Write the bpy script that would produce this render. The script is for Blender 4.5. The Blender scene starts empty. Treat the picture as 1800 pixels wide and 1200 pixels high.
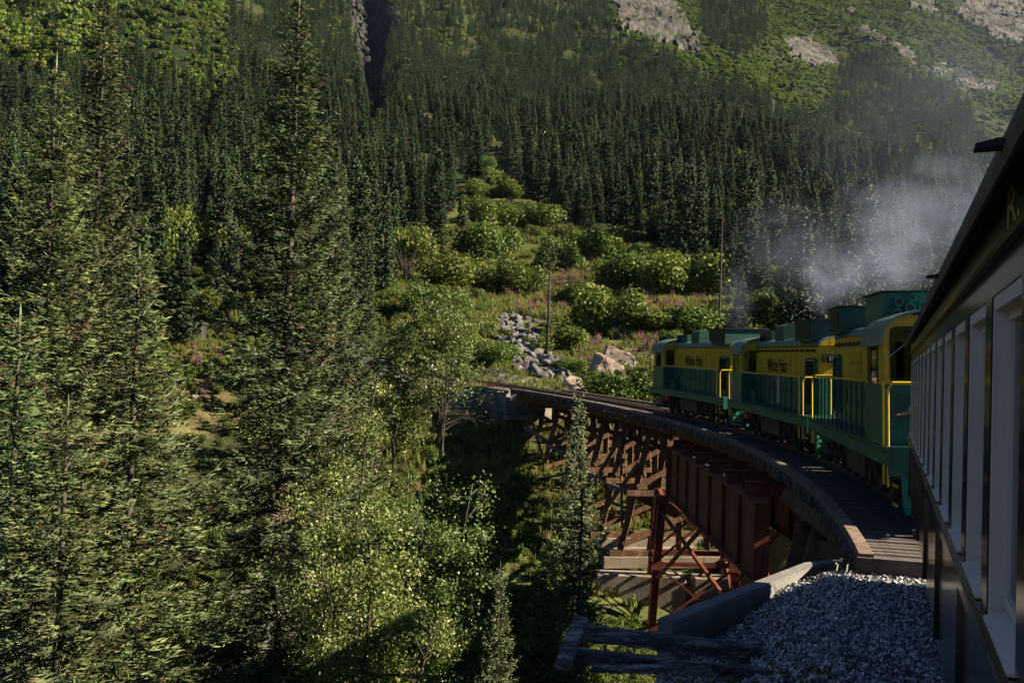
import bpy, bmesh, math, random
import numpy as np
from math import sin, cos, tan, atan2, pi, radians, sqrt
from mathutils import Vector, Matrix

RNG = np.random.default_rng(7)
random.seed(7)
scene = bpy.context.scene
COL = scene.collection

# ------------------------------------------------------------------ camera
HAZE = 0.000015
FPX = 1750.0                       # focal length in pixels of the 1800 px wide photograph (35 mm lens)
PITCH, ROLL = radians(1.535), radians(1.83)
cam_data = bpy.data.cameras.new("camera")
cam_data.sensor_width = 36.0
cam_data.lens = 35.0
cam_data.clip_start = 0.05
cam_data.clip_end = 9000
cam = bpy.data.objects.new("camera", cam_data)
COL.objects.link(cam)
cam.matrix_world = Matrix.Rotation(pi / 2 + PITCH, 4, 'X') @ Matrix.Rotation(ROLL, 4, 'Z')
scene.camera = cam

# ------------------------------------------------------------------ sky and sun
SUN_EL, SUN_AZ = radians(31), radians(95)      # azimuth clockwise from +Y
world = bpy.data.worlds.new("World")
scene.world = world
world.use_nodes = True
wn = world.node_tree
wn.nodes.clear()
wo = wn.nodes.new("ShaderNodeOutputWorld")
bg = wn.nodes.new("ShaderNodeBackground")
sk = wn.nodes.new("ShaderNodeTexSky")
sk.sky_type = 'NISHITA'
sk.sun_disc = False
sk.sun_elevation = SUN_EL
sk.sun_rotation = SUN_AZ
sk.altitude = 500
sk.air_density = 0.38
sk.dust_density = 0.1
sk.ozone_density = 3.5
bg.inputs[1].default_value = 0.05
wn.links.new(sk.outputs[0], bg.inputs[0])
wn.links.new(bg.outputs[0], wo.inputs[0])
sd = bpy.data.lights.new("sun", 'SUN')
sd.energy = 5.0
sd.angle = radians(0.5)
sd.color = (1.0, 0.84, 0.60)
sun = bpy.data.objects.new("sun", sd)
COL.objects.link(sun)
to_sun = Vector((sin(SUN_AZ) * cos(SUN_EL), cos(SUN_AZ) * cos(SUN_EL), sin(SUN_EL)))
sun.rotation_euler = to_sun.to_track_quat('Z', 'Y').to_euler()
sun.location = to_sun * 200
vs = scene.view_settings
vs.view_transform = 'Standard'
vs.look = 'None'
vs.exposure = 1.9
vs.gamma = 1.0
vs.use_curve_mapping = False
scene.cycles.max_bounces = 5
scene.cycles.diffuse_bounces = 2
scene.cycles.glossy_bounces = 2
scene.cycles.transparent_max_bounces = 6
scene.cycles.volume_bounces = 0

# ------------------------------------------------------------------ helpers
def rot_unroll(dx, dy):
    c, s = cos(ROLL), sin(ROLL)
    return dx * c + dy * s, -dx * s + dy * c

def ray(px, py):
    """world direction (with y = 1) seen at a pixel of the 1800x1200 photograph"""
    x, y = rot_unroll(px - 900.0, py - 600.0)
    v = Vector((x, FPX, -y))
    v = Matrix.Rotation(PITCH, 3, 'X') @ v
    return v / v.y

def at(px, py, Y):
    return ray(px, py) * Y

def project(X, Y, Z):
    cp, sp = cos(PITCH), sin(PITCH)
    y2 = Y * cp + Z * sp
    z2 = -Y * sp + Z * cp
    u = FPX * X / y2
    v = -FPX * z2 / y2
    c, s = cos(ROLL), sin(ROLL)
    return 900 + u * c - v * s, 600 + u * s + v * c

def tag(o, label=None, cat=None, group=None, kind=None):
    if label: o['label'] = label
    if cat: o['category'] = cat
    if group: o['group'] = group
    if kind: o['kind'] = kind
    return o

def empty(name, loc=(0, 0, 0), rz=0.0, label=None, cat=None, group=None, kind=None):
    o = bpy.data.objects.new(name, None)
    COL.objects.link(o)
    o.location = loc
    o.rotation_euler = (0, 0, rz)
    o.empty_display_size = 0.3
    return tag(o, label, cat, group, kind)

def link(name, mesh, parent=None, loc=None, rz=None):
    o = bpy.data.objects.new(name, mesh)
    COL.objects.link(o)
    if parent is not None: o.parent = parent
    if loc is not None: o.location = loc
    if rz is not None: o.rotation_euler = (0, 0, rz)
    return o

def copy_tree(o, parent=None):
    c = o.copy()
    COL.objects.link(c)
    c.parent = parent
    for ch in list(o.children):
        copy_tree(ch, c)
    return c

def tri_mesh(name, V, F, mat, col=None, smooth=False):
    """fast mesh from numpy arrays; F is (n,3) or (n,4)"""
    V = np.asarray(V, dtype=np.float32)
    F = np.asarray(F, dtype=np.int32)
    k = F.shape[1]
    me = bpy.data.meshes.new(name)
    me.vertices.add(len(V))
    me.vertices.foreach_set('co', V.ravel())
    me.loops.add(F.size)
    me.loops.foreach_set('vertex_index', F.ravel())
    me.polygons.add(len(F))
    me.polygons.foreach_set('loop_start', np.arange(0, F.size, k, dtype=np.int32))
    me.polygons.foreach_set('loop_total', np.full(len(F), k, dtype=np.int32))
    me.polygons.foreach_set('use_smooth', np.full(len(F), smooth, dtype=bool))
    me.update(calc_edges=True)
    if col is not None:
        a = me.color_attributes.new('Col', 'FLOAT_COLOR', 'POINT')
        c = np.ones((len(V), 4), dtype=np.float32)
        c[:, :3] = col
        a.data.foreach_set('color', c.ravel())
    if mat is not None: me.materials.append(mat)
    return me

class MB:
    """collects boxes, bars and tubes; build() links them as ONE mesh object"""
    def __init__(s): s.v = []; s.f = []
    def add(s, vs, fs):
        n = len(s.v)
        s.v += [tuple(v) for v in vs]
        s.f += [tuple(i + n for i in f) for f in fs]
        return s
    def box(s, x0, x1, y0, y1, z0, z1):
        return s.add([(x0, y0, z0), (x1, y0, z0), (x1, y1, z0), (x0, y1, z0), (x0, y0, z1), (x1, y0, z1), (x1, y1, z1), (x0, y1, z1)],
                     [(3, 2, 1, 0), (4, 5, 6, 7), (0, 1, 5, 4), (1, 2, 6, 5), (2, 3, 7, 6), (3, 0, 4, 7)])
    def bar(s, a, b, w, h, up=(0, 0, 1), cham=0.0):
        a, b = Vector(a), Vector(b)
        d = (b - a).normalized()
        up = Vector(up)
        if abs(d.dot(up)) > 0.98: up = Vector((0, 1, 0))
        x = d.cross(up).normalized()
        y = x.cross(d).normalized()
        vs = []
        if cham > 0:
            c = cham
            prof = [(-w/2+c, -h/2), (w/2-c, -h/2), (w/2, -h/2+c), (w/2, h/2-c), (w/2-c, h/2), (-w/2+c, h/2), (-w/2, h/2-c), (-w/2, -h/2+c)]
        else:
            prof = [(-w/2, -h/2), (w/2, -h/2), (w/2, h/2), (-w/2, h/2)]
        n = len(prof)
        for p in (a, b):
            for (i, j) in prof: vs.append(p + x * i + y * j)
        fs = [tuple(reversed(range(n))), tuple(range(n, 2 * n))]
        for i in range(n): fs.append((i, (i + 1) % n, n + (i + 1) % n, n + i))
        return s.add(vs, fs)
    def tube(s, pts, r, n=6, closed=False):
        pts = [Vector(p) for p in pts]
        rs = r if isinstance(r, (list, tuple)) else [r] * len(pts)
        vs = []; fs = []
        ref = None
        for i, p in enumerate(pts):
            d = (pts[min(i + 1, len(pts) - 1)] - pts[max(i - 1, 0)]).normalized()
            if ref is None:
                ref = Vector((0, 0, 1)) if abs(d.z) < 0.9 else Vector((1, 0, 0))
            x = d.cross(ref).normalized(); y = x.cross(d).normalized()
            ref = y
            for k in range(n):
                t = 2 * pi * k / n
                vs.append(p + (x * cos(t) + y * sin(t)) * rs[i])
        for i in range(len(pts) - 1):
            for k in range(n):
                a = i * n + k; b = i * n + (k + 1) % n
                fs.append((a, b, b + n, a + n))
        fs.append(tuple(reversed(range(n))))
        fs.append(tuple(range((len(pts) - 1) * n, len(pts) * n)))
        return s.add(vs, fs)
    def prism(s, poly, axis, a, b):
        """poly in the two other axes, extruded along axis from a to b"""
        n = len(poly)
        def mk(p, t):
            if axis == 'x': return (t, p[0], p[1])
            if axis == 'y': return (p[0], t, p[1])
            return (p[0], p[1], t)
        vs = [mk(p, a) for p in poly] + [mk(p, b) for p in poly]
        fs = [tuple(range(n)), tuple(reversed(range(n, 2 * n)))]
        for i in range(n): fs.append((i, n + i, n + (i + 1) % n, (i + 1) % n))
        return s.add(vs, fs)
    def sweep(s, prof, frames):
        """prof list of (lateral, z); frames list of (point, lateral dir)"""
        n = len(prof); vs = []; fs = []
        for p, l in frames:
            for (i, j) in prof: vs.append(Vector(p) + Vector(l) * i + Vector((0, 0, j)))
        for k in range(len(frames) - 1):
            for i in range(n):
                fs.append((k*n+i, k*n+(i+1) % n, (k+1)*n+(i+1) % n, (k+1)*n+i))
        fs.append(tuple(reversed(range(n)))); fs.append(tuple(range((len(frames)-1)*n, len(frames)*n)))
        return s.add(vs, fs)
    def mesh(s, name, mat, origin=(0, 0, 0), smooth=False):
        me = bpy.data.meshes.new(name)
        o = Vector(origin)
        me.from_pydata([tuple(Vector(v) - o) for v in s.v], [], s.f)
        bm = bmesh.new(); bm.from_mesh(me)
        bmesh.ops.recalc_face_normals(bm, faces=bm.faces)
        bm.to_mesh(me); bm.free()
        if smooth:
            for p in me.polygons: p.use_smooth = True
        me.materials.append(mat)
        return me
    def build(s, name, mat, parent=None, origin=(0, 0, 0), smooth=False, loc=None):
        return link(name, s.mesh(name, mat, origin, smooth), parent, loc)

# ------------------------------------------------------------------ materials
def new_mat(name):
    m = bpy.data.materials.new(name)
    m.use_nodes = True
    nt = m.node_tree
    return m, nt, nt.nodes['Principled BSDF']

def N(nt, typ, **kw):
    n = nt.nodes.new(typ)
    for k, v in kw.items():
        if k.startswith('i_'):
            key = k[2:]
            key = int(key) if key.isdigit() else key.replace('_', ' ')
            n.inputs[key].default_value = v
        else: setattr(n, k, v)
    return n

def ramp(nt, fac, stops):
    r = nt.nodes.new('ShaderNodeValToRGB')
    e = r.color_ramp.elements
    while len(e) > 1: e.remove(e[-1])
    e[0].position = stops[0][0]; e[0].color = (*stops[0][1], 1)
    for p, c in stops[1:]:
        x = e.new(p); x.color = (*c, 1)
    nt.links.new(fac, r.inputs[0])
    return r.outputs[0]

def surf(name, stops, scale=3.0, stretch=(1, 1, 1), rough=0.7, bump=0.3, bump_scale=None, spec=0.3, detail=6, metallic=0.0, coord='Object',
         speck=None, streak=None, streak_amt=0.5):
    """procedural paint / wood / stone: noise colour ramp, optional dark specks or vertical streaks, bump"""
    m, nt, b = new_mat(name)
    L = nt.links
    tc = N(nt, 'ShaderNodeTexCoord')
    mp = N(nt, 'ShaderNodeMapping')
    mp.inputs['Scale'].default_value = stretch
    L.new(tc.outputs[coord], mp.inputs[0])
    no = N(nt, 'ShaderNodeTexNoise', i_Scale=scale, i_Detail=detail, i_Roughness=0.62)
    L.new(mp.outputs[0], no.inputs['Vector'])
    col = ramp(nt, no.outputs['Fac'], stops)
    if streak:
        m2 = N(nt, 'ShaderNodeMapping'); m2.inputs['Scale'].default_value = (6, 6, 0.35)
        L.new(tc.outputs[coord], m2.inputs[0])
        n2 = N(nt, 'ShaderNodeTexNoise', i_Scale=2.2, i_Detail=5, i_Roughness=0.7)
        L.new(m2.outputs[0], n2.inputs['Vector'])
        f = ramp(nt, n2.outputs['Fac'], [(0.5, (0, 0, 0)), (0.72, (streak_amt,) * 3)])
        mx = N(nt, 'ShaderNodeMix', data_type='RGBA')
        L.new(f, mx.inputs[0]); L.new(col, mx.inputs[6]); mx.inputs[7].default_value = (*streak, 1)
        col = mx.outputs[2]
    if speck:
        n3 = N(nt, 'ShaderNodeTexNoise', i_Scale=scale * 9, i_Detail=3, i_Roughness=0.6)
        L.new(tc.outputs[coord], n3.inputs['Vector'])
        f = ramp(nt, n3.outputs['Fac'], [(0.55, (0, 0, 0)), (0.66, (1, 1, 1))])
        mx = N(nt, 'ShaderNodeMix', data_type='RGBA')
        L.new(f, mx.inputs[0]); L.new(col, mx.inputs[6]); mx.inputs[7].default_value = (*speck, 1)
        col = mx.outputs[2]
    L.new(col, b.inputs['Base Color'])
    b.inputs['Roughness'].default_value = rough
    b.inputs['Specular IOR Level'].default_value = spec
    b.inputs['Metallic'].default_value = metallic
    if bump:
        nb = N(nt, 'ShaderNodeTexNoise', i_Scale=bump_scale or scale * 5, i_Detail=5, i_Roughness=0.65)
        L.new(mp.outputs[0], nb.inputs['Vector'])
        bp = N(nt, 'ShaderNodeBump', i_Strength=bump, i_Distance=0.02)
        L.new(nb.outputs['Fac'], bp.inputs['Height'])
        L.new(bp.outputs[0], b.inputs['Normal'])
    return m

def leafmat(name, rough=0.5, spec=0.25, trans=0.0, vary=0.35, tcol=(0.12, 0.2, 0.02)):
    """foliage: colour from the leaf attribute, varied per plant"""
    m, nt, b = new_mat(name)
    L = nt.links
    at_ = N(nt, 'ShaderNodeVertexColor', layer_name='Col')
    oi = N(nt, 'ShaderNodeObjectInfo')
    hs = N(nt, 'ShaderNodeHueSaturation')
    mr = N(nt, 'ShaderNodeMapRange'); mr.inputs[3].default_value = 1 - vary; mr.inputs[4].default_value = 1 + vary
    L.new(oi.outputs['Random'], mr.inputs[0])
    mh = N(nt, 'ShaderNodeMath', operation='MULTIPLY_ADD'); mh.inputs[1].default_value = 0.06; mh.inputs[2].default_value = 0.468
    mu = N(nt, 'ShaderNodeMath', operation='MULTIPLY'); mu.inputs[1].default_value = 7.31
    fr = N(nt, 'ShaderNodeMath', operation='FRACT')
    L.new(oi.outputs['Random'], mu.inputs[0]); L.new(mu.outputs[0], fr.inputs[0]); L.new(fr.outputs[0], mh.inputs[0])
    L.new(mh.outputs[0], hs.inputs['Hue'])
    L.new(mr.outputs[0], hs.inputs['Value'])
    L.new(at_.outputs[0], hs.inputs['Color'])
    L.new(hs.outputs[0], b.inputs['Base Color'])
    b.inputs['Roughness'].default_value = rough
    b.inputs['Specular IOR Level'].default_value = spec
    if trans > 0:
        out = nt.nodes['Material Output']
        tr = N(nt, 'ShaderNodeBsdfTranslucent')
        mt = N(nt, 'ShaderNodeMix', data_type='RGBA'); mt.inputs[0].default_value = 0.6
        mt.inputs[7].default_value = (*tcol, 1)
        L.new(hs.outputs[0], mt.inputs[6]); L.new(mt.outputs[2], tr.inputs[0])
        mix = N(nt, 'ShaderNodeMixShader'); mix.inputs[0].default_value = trans
        L.new(b.outputs[0], mix.inputs[1]); L.new(tr.outputs[0], mix.inputs[2])
        L.new(mix.outputs[0], out.inputs[0])
    return m

M = {}
M['needle'] = leafmat('spruce_needles', 0.55, 0.3, vary=0.22)
M['needle_far'] = leafmat('forest_needles', 0.7, 0.15, vary=0.42)
M['leaf'] = leafmat('alder_leaves', 0.42, 0.4, trans=0.3, vary=0.15)
M['bush'] = leafmat('bush_leaves', 0.55, 0.3, trans=0.3, vary=0.35)
M['grass'] = leafmat('grass_blades', 0.6, 0.2, trans=0.35, vary=0.35, tcol=(0.2, 0.24, 0.04))
M['bark'] = surf('spruce_bark', [(0.3, (0.025, 0.02, 0.017)), (0.7, (0.10, 0.078, 0.064))], 6, (1, 1, 0.3), 0.85, 0.6)
M['bark_dark'] = surf('alder_bark', [(0.3, (0.022, 0.017, 0.015)), (0.7, (0.08, 0.062, 0.052))], 8, (1, 1, 0.3), 0.8, 0.5)
M['bark_grey'] = surf('dead_bark', [(0.3, (0.14, 0.13, 0.12)), (0.7, (0.36, 0.33, 0.31))], 8, (1, 1, 0.2), 0.85, 0.5)
M['timber'] = surf('trestle_timber', [(0.25, (0.035, 0.018, 0.010)), (0.55, (0.11, 0.056, 0.03)), (0.8, (0.24, 0.14, 0.08))], 4, (1, 1, 0.25), 0.85, 0.5)
M['tie'] = surf('tie_wood', [(0.3, (0.035, 0.028, 0.027)), (0.7, (0.12, 0.10, 0.095))], 5, (1, 1, 1), 0.85, 0.5)
M['tie_end'] = surf('guard_wood', [(0.3, (0.07, 0.045, 0.036)), (0.7, (0.22, 0.16, 0.13))], 4, (1, 1, 1), 0.85, 0.5)
M['grey_wood'] = surf('weathered_wood', [(0.3, (0.02, 0.019, 0.02)), (0.5, (0.085, 0.078, 0.078)), (0.62, (0.30, 0.28, 0.26))], 11, (0.12, 1, 1), 0.85, 0.8)
M['concrete'] = surf('old_concrete', [(0.25, (0.10, 0.085, 0.065)), (0.5, (0.19, 0.165, 0.13)), (0.8, (0.28, 0.25, 0.205))], 0.9, (1, 1, 1), 0.9, 0.4, 12,
                     streak=(0.10, 0.06, 0.03), streak_amt=0.7)
M['concrete_grey'] = surf('grey_concrete', [(0.3, (0.11, 0.11, 0.11)), (0.8, (0.22, 0.22, 0.215))], 1.6, (1, 1, 1), 0.9, 0.5, 16, streak=(0.1, 0.1, 0.1), streak_amt=0.5)
M['rust'] = surf('red_oxide_paint', [(0.25, (0.06, 0.018, 0.011)), (0.5, (0.16, 0.042, 0.025)), (0.8, (0.26, 0.085, 0.05))], 1.2, (1, 1, 1), 0.6, 0.25, 14,
                 streak=(0.04, 0.015, 0.01), streak_amt=0.7)
M['rail'] = surf('rail_steel', [(0.3, (0.06, 0.035, 0.025)), (0.7, (0.13, 0.08, 0.06))], 5, rough=0.6, bump=0.1)
M['rail_top'] = surf('polished_rail_head', [(0.3, (0.35, 0.34, 0.33)), (0.7, (0.5, 0.5, 0.5))], 5, rough=0.3, bump=0, metallic=0.9)
M['rock'] = surf('talus_rock', [(0.25, (0.04, 0.039, 0.041)), (0.5, (0.09, 0.088, 0.092)), (0.8, (0.19, 0.185, 0.185))], 1.6, rough=0.85, bump=0.7, bump_scale=9)
M['boulder'] = surf('granite_boulder', [(0.25, (0.17, 0.12, 0.09)), (0.5, (0.36, 0.28, 0.23)), (0.8, (0.5, 0.42, 0.36))], 1.0, rough=0.85, bump=0.8, bump_scale=5, speck=(0.08, 0.07, 0.06))
M['granite'] = surf('granite_slab', [(0.42, (0.02, 0.028, 0.010)), (0.455, (0.035, 0.031, 0.03)), (0.50, (0.035, 0.031, 0.031)), (0.53, (0.075, 0.066, 0.062)), (0.575, (0.035, 0.032, 0.03)), (0.59, (0.09, 0.08, 0.074)), (0.60, (0.03, 0.035, 0.016))], 0.06, (1.3, 1, 0.5), 0.85, 1.0, 0.4)
M['cliff'] = surf('gully_rock', [(0.3, (0.010, 0.010, 0.012)), (0.7, (0.045, 0.043, 0.045))], 0.08, (1, 1, 0.5), 0.9, 1.0, 0.4)
M['gravel'] = None

def mat_stone():
    m, nt, b = new_mat('ballast_stone')
    oi = N(nt, 'ShaderNodeObjectInfo')
    c = ramp(nt, oi.outputs['Random'], [(0.0, (0.04, 0.04, 0.042)), (0.35, (0.18, 0.18, 0.185)), (0.7, (0.38, 0.38, 0.38)), (1.0, (0.66, 0.65, 0.63))])
    nt.links.new(c, b.inputs['Base Color'])
    b.inputs['Roughness'].default_value = 0.85
    return m
M['stone'] = mat_stone()

def mat_ground():
    m, nt, b = new_mat('ground_cover')
    L = nt.links
    at_ = N(nt, 'ShaderNodeVertexColor', layer_name='Col')
    tc = N(nt, 'ShaderNodeTexCoord')
    a = N(nt, 'ShaderNodeTexNoise', i_Scale=0.35, i_Detail=10, i_Roughness=0.75)
    L.new(tc.outputs['Object'], a.inputs['Vector'])
    f = ramp(nt, a.outputs['Fac'], [(0.3, (0.45, 0.45, 0.4)), (0.7, (1.5, 1.5, 1.4))])
    mx = N(nt, 'ShaderNodeMix', data_type='RGBA', blend_type='MULTIPLY'); mx.inputs[0].default_value = 1
    L.new(at_.outputs[0], mx.inputs[6]); L.new(f, mx.inputs[7])
    L.new(mx.outputs[2], b.inputs['Base Color'])
    b.inputs['Roughness'].default_value = 0.95
    b.inputs['Specular IOR Level'].default_value = 0.1
    nb = N(nt, 'ShaderNodeTexNoise', i_Scale=1.5, i_Detail=8, i_Roughness=0.7)
    L.new(tc.outputs['Object'], nb.inputs['Vector'])
    bp = N(nt, 'ShaderNodeBump', i_Strength=0.8, i_Distance=0.3)
    L.new(nb.outputs['Fac'], bp.inputs['Height']); L.new(bp.outputs[0], b.inputs['Normal'])
    return m
M['ground'] = mat_ground()

def plain(name, c, rough=0.6, metallic=0.0, spec=0.4, c2=None, scale=6):
    c2 = c2 or tuple(x * 0.7 for x in c)
    return surf(name, [(0.3, c2), (0.7, c)], scale, rough=rough, bump=0.05, metallic=metallic, spec=spec)
M['yellow'] = surf('yellow_paint', [(0.3, (0.46, 0.28, 0.008)), (0.6, (0.62, 0.40, 0.014)), (0.8, (0.66, 0.44, 0.03))], 1.5, rough=0.5, bump=0.06, spec=0.35, streak=(0.10, 0.06, 0.015), streak_amt=0.8)
M['green'] = surf('green_paint', [(0.3, (0.006, 0.075, 0.045)), (0.6, (0.009, 0.14, 0.082)), (0.8, (0.018, 0.18, 0.11))], 1.5, rough=0.45, bump=0.06, spec=0.4, streak=(0.008, 0.025, 0.022), streak_amt=0.9)
M['roofgreen'] = surf('roof_green_paint', [(0.3, (0.06, 0.14, 0.12)), (0.7, (0.13, 0.22, 0.2))], 2, rough=0.4, bump=0.06, spec=0.5)
M['darkgreen'] = surf('dark_green_paint', [(0.3, (0.006, 0.035, 0.026)), (0.7, (0.012, 0.075, 0.05))], 2, rough=0.5, bump=0.06, spec=0.4)
M['railyellow'] = plain('handrail_yellow', (0.75, 0.52, 0.03), 0.45)
M['black'] = plain('black_paint', (0.012, 0.012, 0.013), 0.55)
M['truck'] = surf('truck_grime', [(0.3, (0.012, 0.010, 0.009)), (0.7, (0.05, 0.042, 0.036))], 3, rough=0.75, bump=0.2)
M['tank'] = surf('fuel_tank_grime', [(0.3, (0.03, 0.027, 0.023)), (0.7, (0.09, 0.078, 0.065))], 3, rough=0.7, bump=0.1)
M['orange'] = plain('orange_paint', (0.6, 0.13, 0.04), 0.6)
M['white'] = plain('white_paint', (0.7, 0.7, 0.72), 0.5)
M['door_white'] = plain('pale_door_paint', (0.35, 0.36, 0.42), 0.5)
M['coach'] = surf('coach_black_green', [(0.3, (0.006, 0.009, 0.009)), (0.7, (0.014, 0.02, 0.018))], 1.5, rough=0.14, bump=0.03, bump_scale=3, spec=0.5)
M['letterboard'] = surf('letterboard_green', [(0.3, (0.03, 0.036, 0.03)), (0.7, (0.055, 0.062, 0.052))], 1.5, rough=0.22, bump=0.03, bump_scale=3, spec=0.5)
M['coachgrey'] = surf('window_frame_grey', [(0.3, (0.64, 0.55, 0.46)), (0.7, (0.76, 0.66, 0.56))], 3, rough=0.6, bump=0.08)
M['roofbrown'] = surf('roof_edge_brown', [(0.3, (0.07, 0.05, 0.03)), (0.7, (0.16, 0.11, 0.07))], 3, rough=0.7, bump=0.1)
M['gold'] = plain('gold_lettering', (0.5, 0.36, 0.06), 0.5)
M['skin'] = plain('skin', (0.5, 0.3, 0.22), 0.5)
M['shirt'] = plain('pale_blue_shirt', (0.45, 0.55, 0.75), 0.8)
M['trousers'] = plain('dark_trousers', (0.03, 0.03, 0.05), 0.8)
M['hair'] = plain('dark_hair', (0.03, 0.02, 0.015), 0.6)
def mat_glass(name, tint, rough=0.03):
    m, nt, b = new_mat(name)
    L = nt.links
    out = nt.nodes['Material Output']
    tr = N(nt, 'ShaderNodeBsdfTransparent'); tr.inputs[0].default_value = (*tint, 1)
    gl = N(nt, 'ShaderNodeBsdfGlossy'); gl.inputs['Roughness'].default_value = rough
    fr = N(nt, 'ShaderNodeFresnel'); fr.inputs[0].default_value = 1.5
    mix = N(nt, 'ShaderNodeMixShader')
    L.new(fr.outputs[0], mix.inputs[0]); L.new(tr.outputs[0], mix.inputs[1]); L.new(gl.outputs[0], mix.inputs[2])
    L.new(mix.outputs[0], out.inputs[0])
    return m
M['glass'] = mat_glass('window_glass', (0.75, 0.8, 0.78))
M['inside'] = plain('dark_interior', (0.03, 0.028, 0.03), 0.8)

# ------------------------------------------------------------------ track line
CX, CY, RE = -75.12, 36.19, 83.28         # centre of the curve, radius of the deck's inner edge
RC = RE + 2.05                            # radius of the track centre
TH0 = math.asin((8 - CY) / RE)
def zdeck(s):
    s = np.clip(s, -12, 110)
    return -2.647 + 0.005 * s + 0.0002 * s * s
def track(s, off=0.0, dz=0.0):
    """point at arc length s; off > 0 is to the left of the train"""
    th = TH0 + s / RE
    r = RC - off
    return Vector((CX + r * cos(th), CY + r * sin(th), float(zdeck(s)) + dz))
def tdir(s):
    th = TH0 + s / RE
    return Vector((-sin(th), cos(th), 0))
def tleft(s):
    th = TH0 + s / RE
    return Vector((-cos(th), -sin(th), 0))
def s_at_y(Y, off=2.05):
    return (math.asin((Y - CY) / (RC - off)) - TH0) * RE
S_NEAR = s_at_y(14.9)
S_FAR = s_at_y(72.0)
def frames(s0, s1, n, off=0.0, dz=0.0):
    out = []
    for i in range(n + 1):
        s = s0 + (s1 - s0) * i / n
        out.append((track(s, off, dz), tleft(s)))
    return out

# ------------------------------------------------------------------ terrain height
def vnoise(x, y, seed=0):
    xi = np.floor(x).astype(np.int64); yi = np.floor(y).astype(np.int64)
    xf = x - xi; yf = y - yi
    def h(a, b):
        n = (a * 374761393 + b * 668265263 + seed * 1274126177) & 0xFFFFFFFF
        n = ((n ^ (n >> 13)) * 1274126177) & 0xFFFFFFFF
        return ((n ^ (n >> 16)) & 0xFFFF) / 65535.0
    u = xf * xf * (3 - 2 * xf); v = yf * yf * (3 - 2 * yf)
    return (h(xi, yi) * (1 - u) + h(xi + 1, yi) * u) * (1 - v) + (h(xi, yi + 1) * (1 - u) + h(xi + 1, yi + 1) * u) * v
def fbm(x, y, oct=4, seed=0):
    t = 0; a = 0.5; s = 0
    for i in range(oct):
        t = t + a * (vnoise(x, y, seed + i) - 0.5); s += a
        x = x * 2.03 + 17.1; y = y * 2.03 + 5.7; a *= 0.5
    return t / s * 2

_cols = [  # azimuth column (pixel x ahead of the camera), then (distance Y, height)
 (-1400, [(2,-3),(8,-6),(20,-9),(45,-9),(90,-2),(150,18),(250,60),(400,120),(700,250),(1000,400),(2200,900)]),
 (-400, [(2,-4),(6,-6),(14,-9),(28,-11),(50,-9),(90,-1),(140,14),(250,48),(350,90),(520,180),(700,290),(1000,450),(2200,980)]),
 (0,    [(2,-4),(6,-6),(14,-9.5),(28,-11.5),(50,-9),(90,-1),(140,13),(250,44),(350,86),(520,180),(700,285),(1000,450),(2200,980)]),
 (300,  [(2,-4),(6,-6),(14,-9.5),(28,-12),(50,-11),(85,-1.5),(110,4),(150,19),(230,43),(330,83),(500,175),(700,285),(1000,455),(2200,980)]),
 (600,  [(2,-4),(6,-6.5),(14,-9),(30,-12),(50,-11),(70,-6.5),(85,-2),(110,3),(160,17),(250,42),(400,98),(600,196),(750,290),(1000,440),(2200,960)]),
 (900,  [(2,-4),(6,-6),(12,-8),(30,-11),(45,-10.5),(55,-8.8),(65,-6.6),(74,-3.6),(90,0),(115,3.7),(160,14.4),(210,30),(330,65),(480,123),(680,212),(900,333),(1200,500),(2200,980)]),
 (1200, [(2,-4),(6,-5),(12,-8),(25,-11.5),(46,-12.3),(58,-9),(68,-5.5),(80,-2.5),(92,-0.5),(120,4.5),(150,13),(190,24.5),(300,56),(450,109),(650,195),(900,310),(1200,470),(2200,1000)]),
 (1500, [(2,-4),(8,-5),(20,-8),(40,-9),(55,-6),(66,-3.4),(80,-1.2),(110,4),(160,15),(220,30),(350,65),(500,113),(700,186),(1000,312),(1400,560),(2200,1040)]),
 (1800, [(2,-3.6),(10,-4),(20,-4.5),(40,-4.5),(60,-2),(110,6),(160,18),(220,34),(350,66),(600,140),(1000,310),(1500,600),(2200,1040)]),
 (3200, [(2,-3.4),(10,-4),(20,-4),(60,-3.5),(110,0),(220,15),(600,90),(1500,380),(2200,600)]),
]
_RG = np.geomspace(1.5, 2600, 260)
_AZ = []
_TAB = []
for px, st in _cols:
    az = math.atan((px - 900) / FPX)
    rr = np.array([p[0] for p in st]) / cos(az)
    hh = np.array([p[1] for p in st], float)
    _AZ.append(az); _TAB.append(np.interp(_RG, rr, hh))
_AZ = [-pi] + _AZ + [pi]
_flat = np.interp(_RG, [1, 10, 60, 300, 2600], [-3.5, -4.5, -6, 5, 120])
_TAB = np.array([_flat] + _TAB + [_flat])
_AZ = np.array(_AZ)
# smooth along distance
_k = np.array([1, 4, 6, 4, 1.0]); _k /= _k.sum()
_TAB = np.apply_along_axis(lambda r: np.convolve(np.pad(r, 2, mode='edge'), _k, 'valid'), 1, _TAB)

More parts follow.
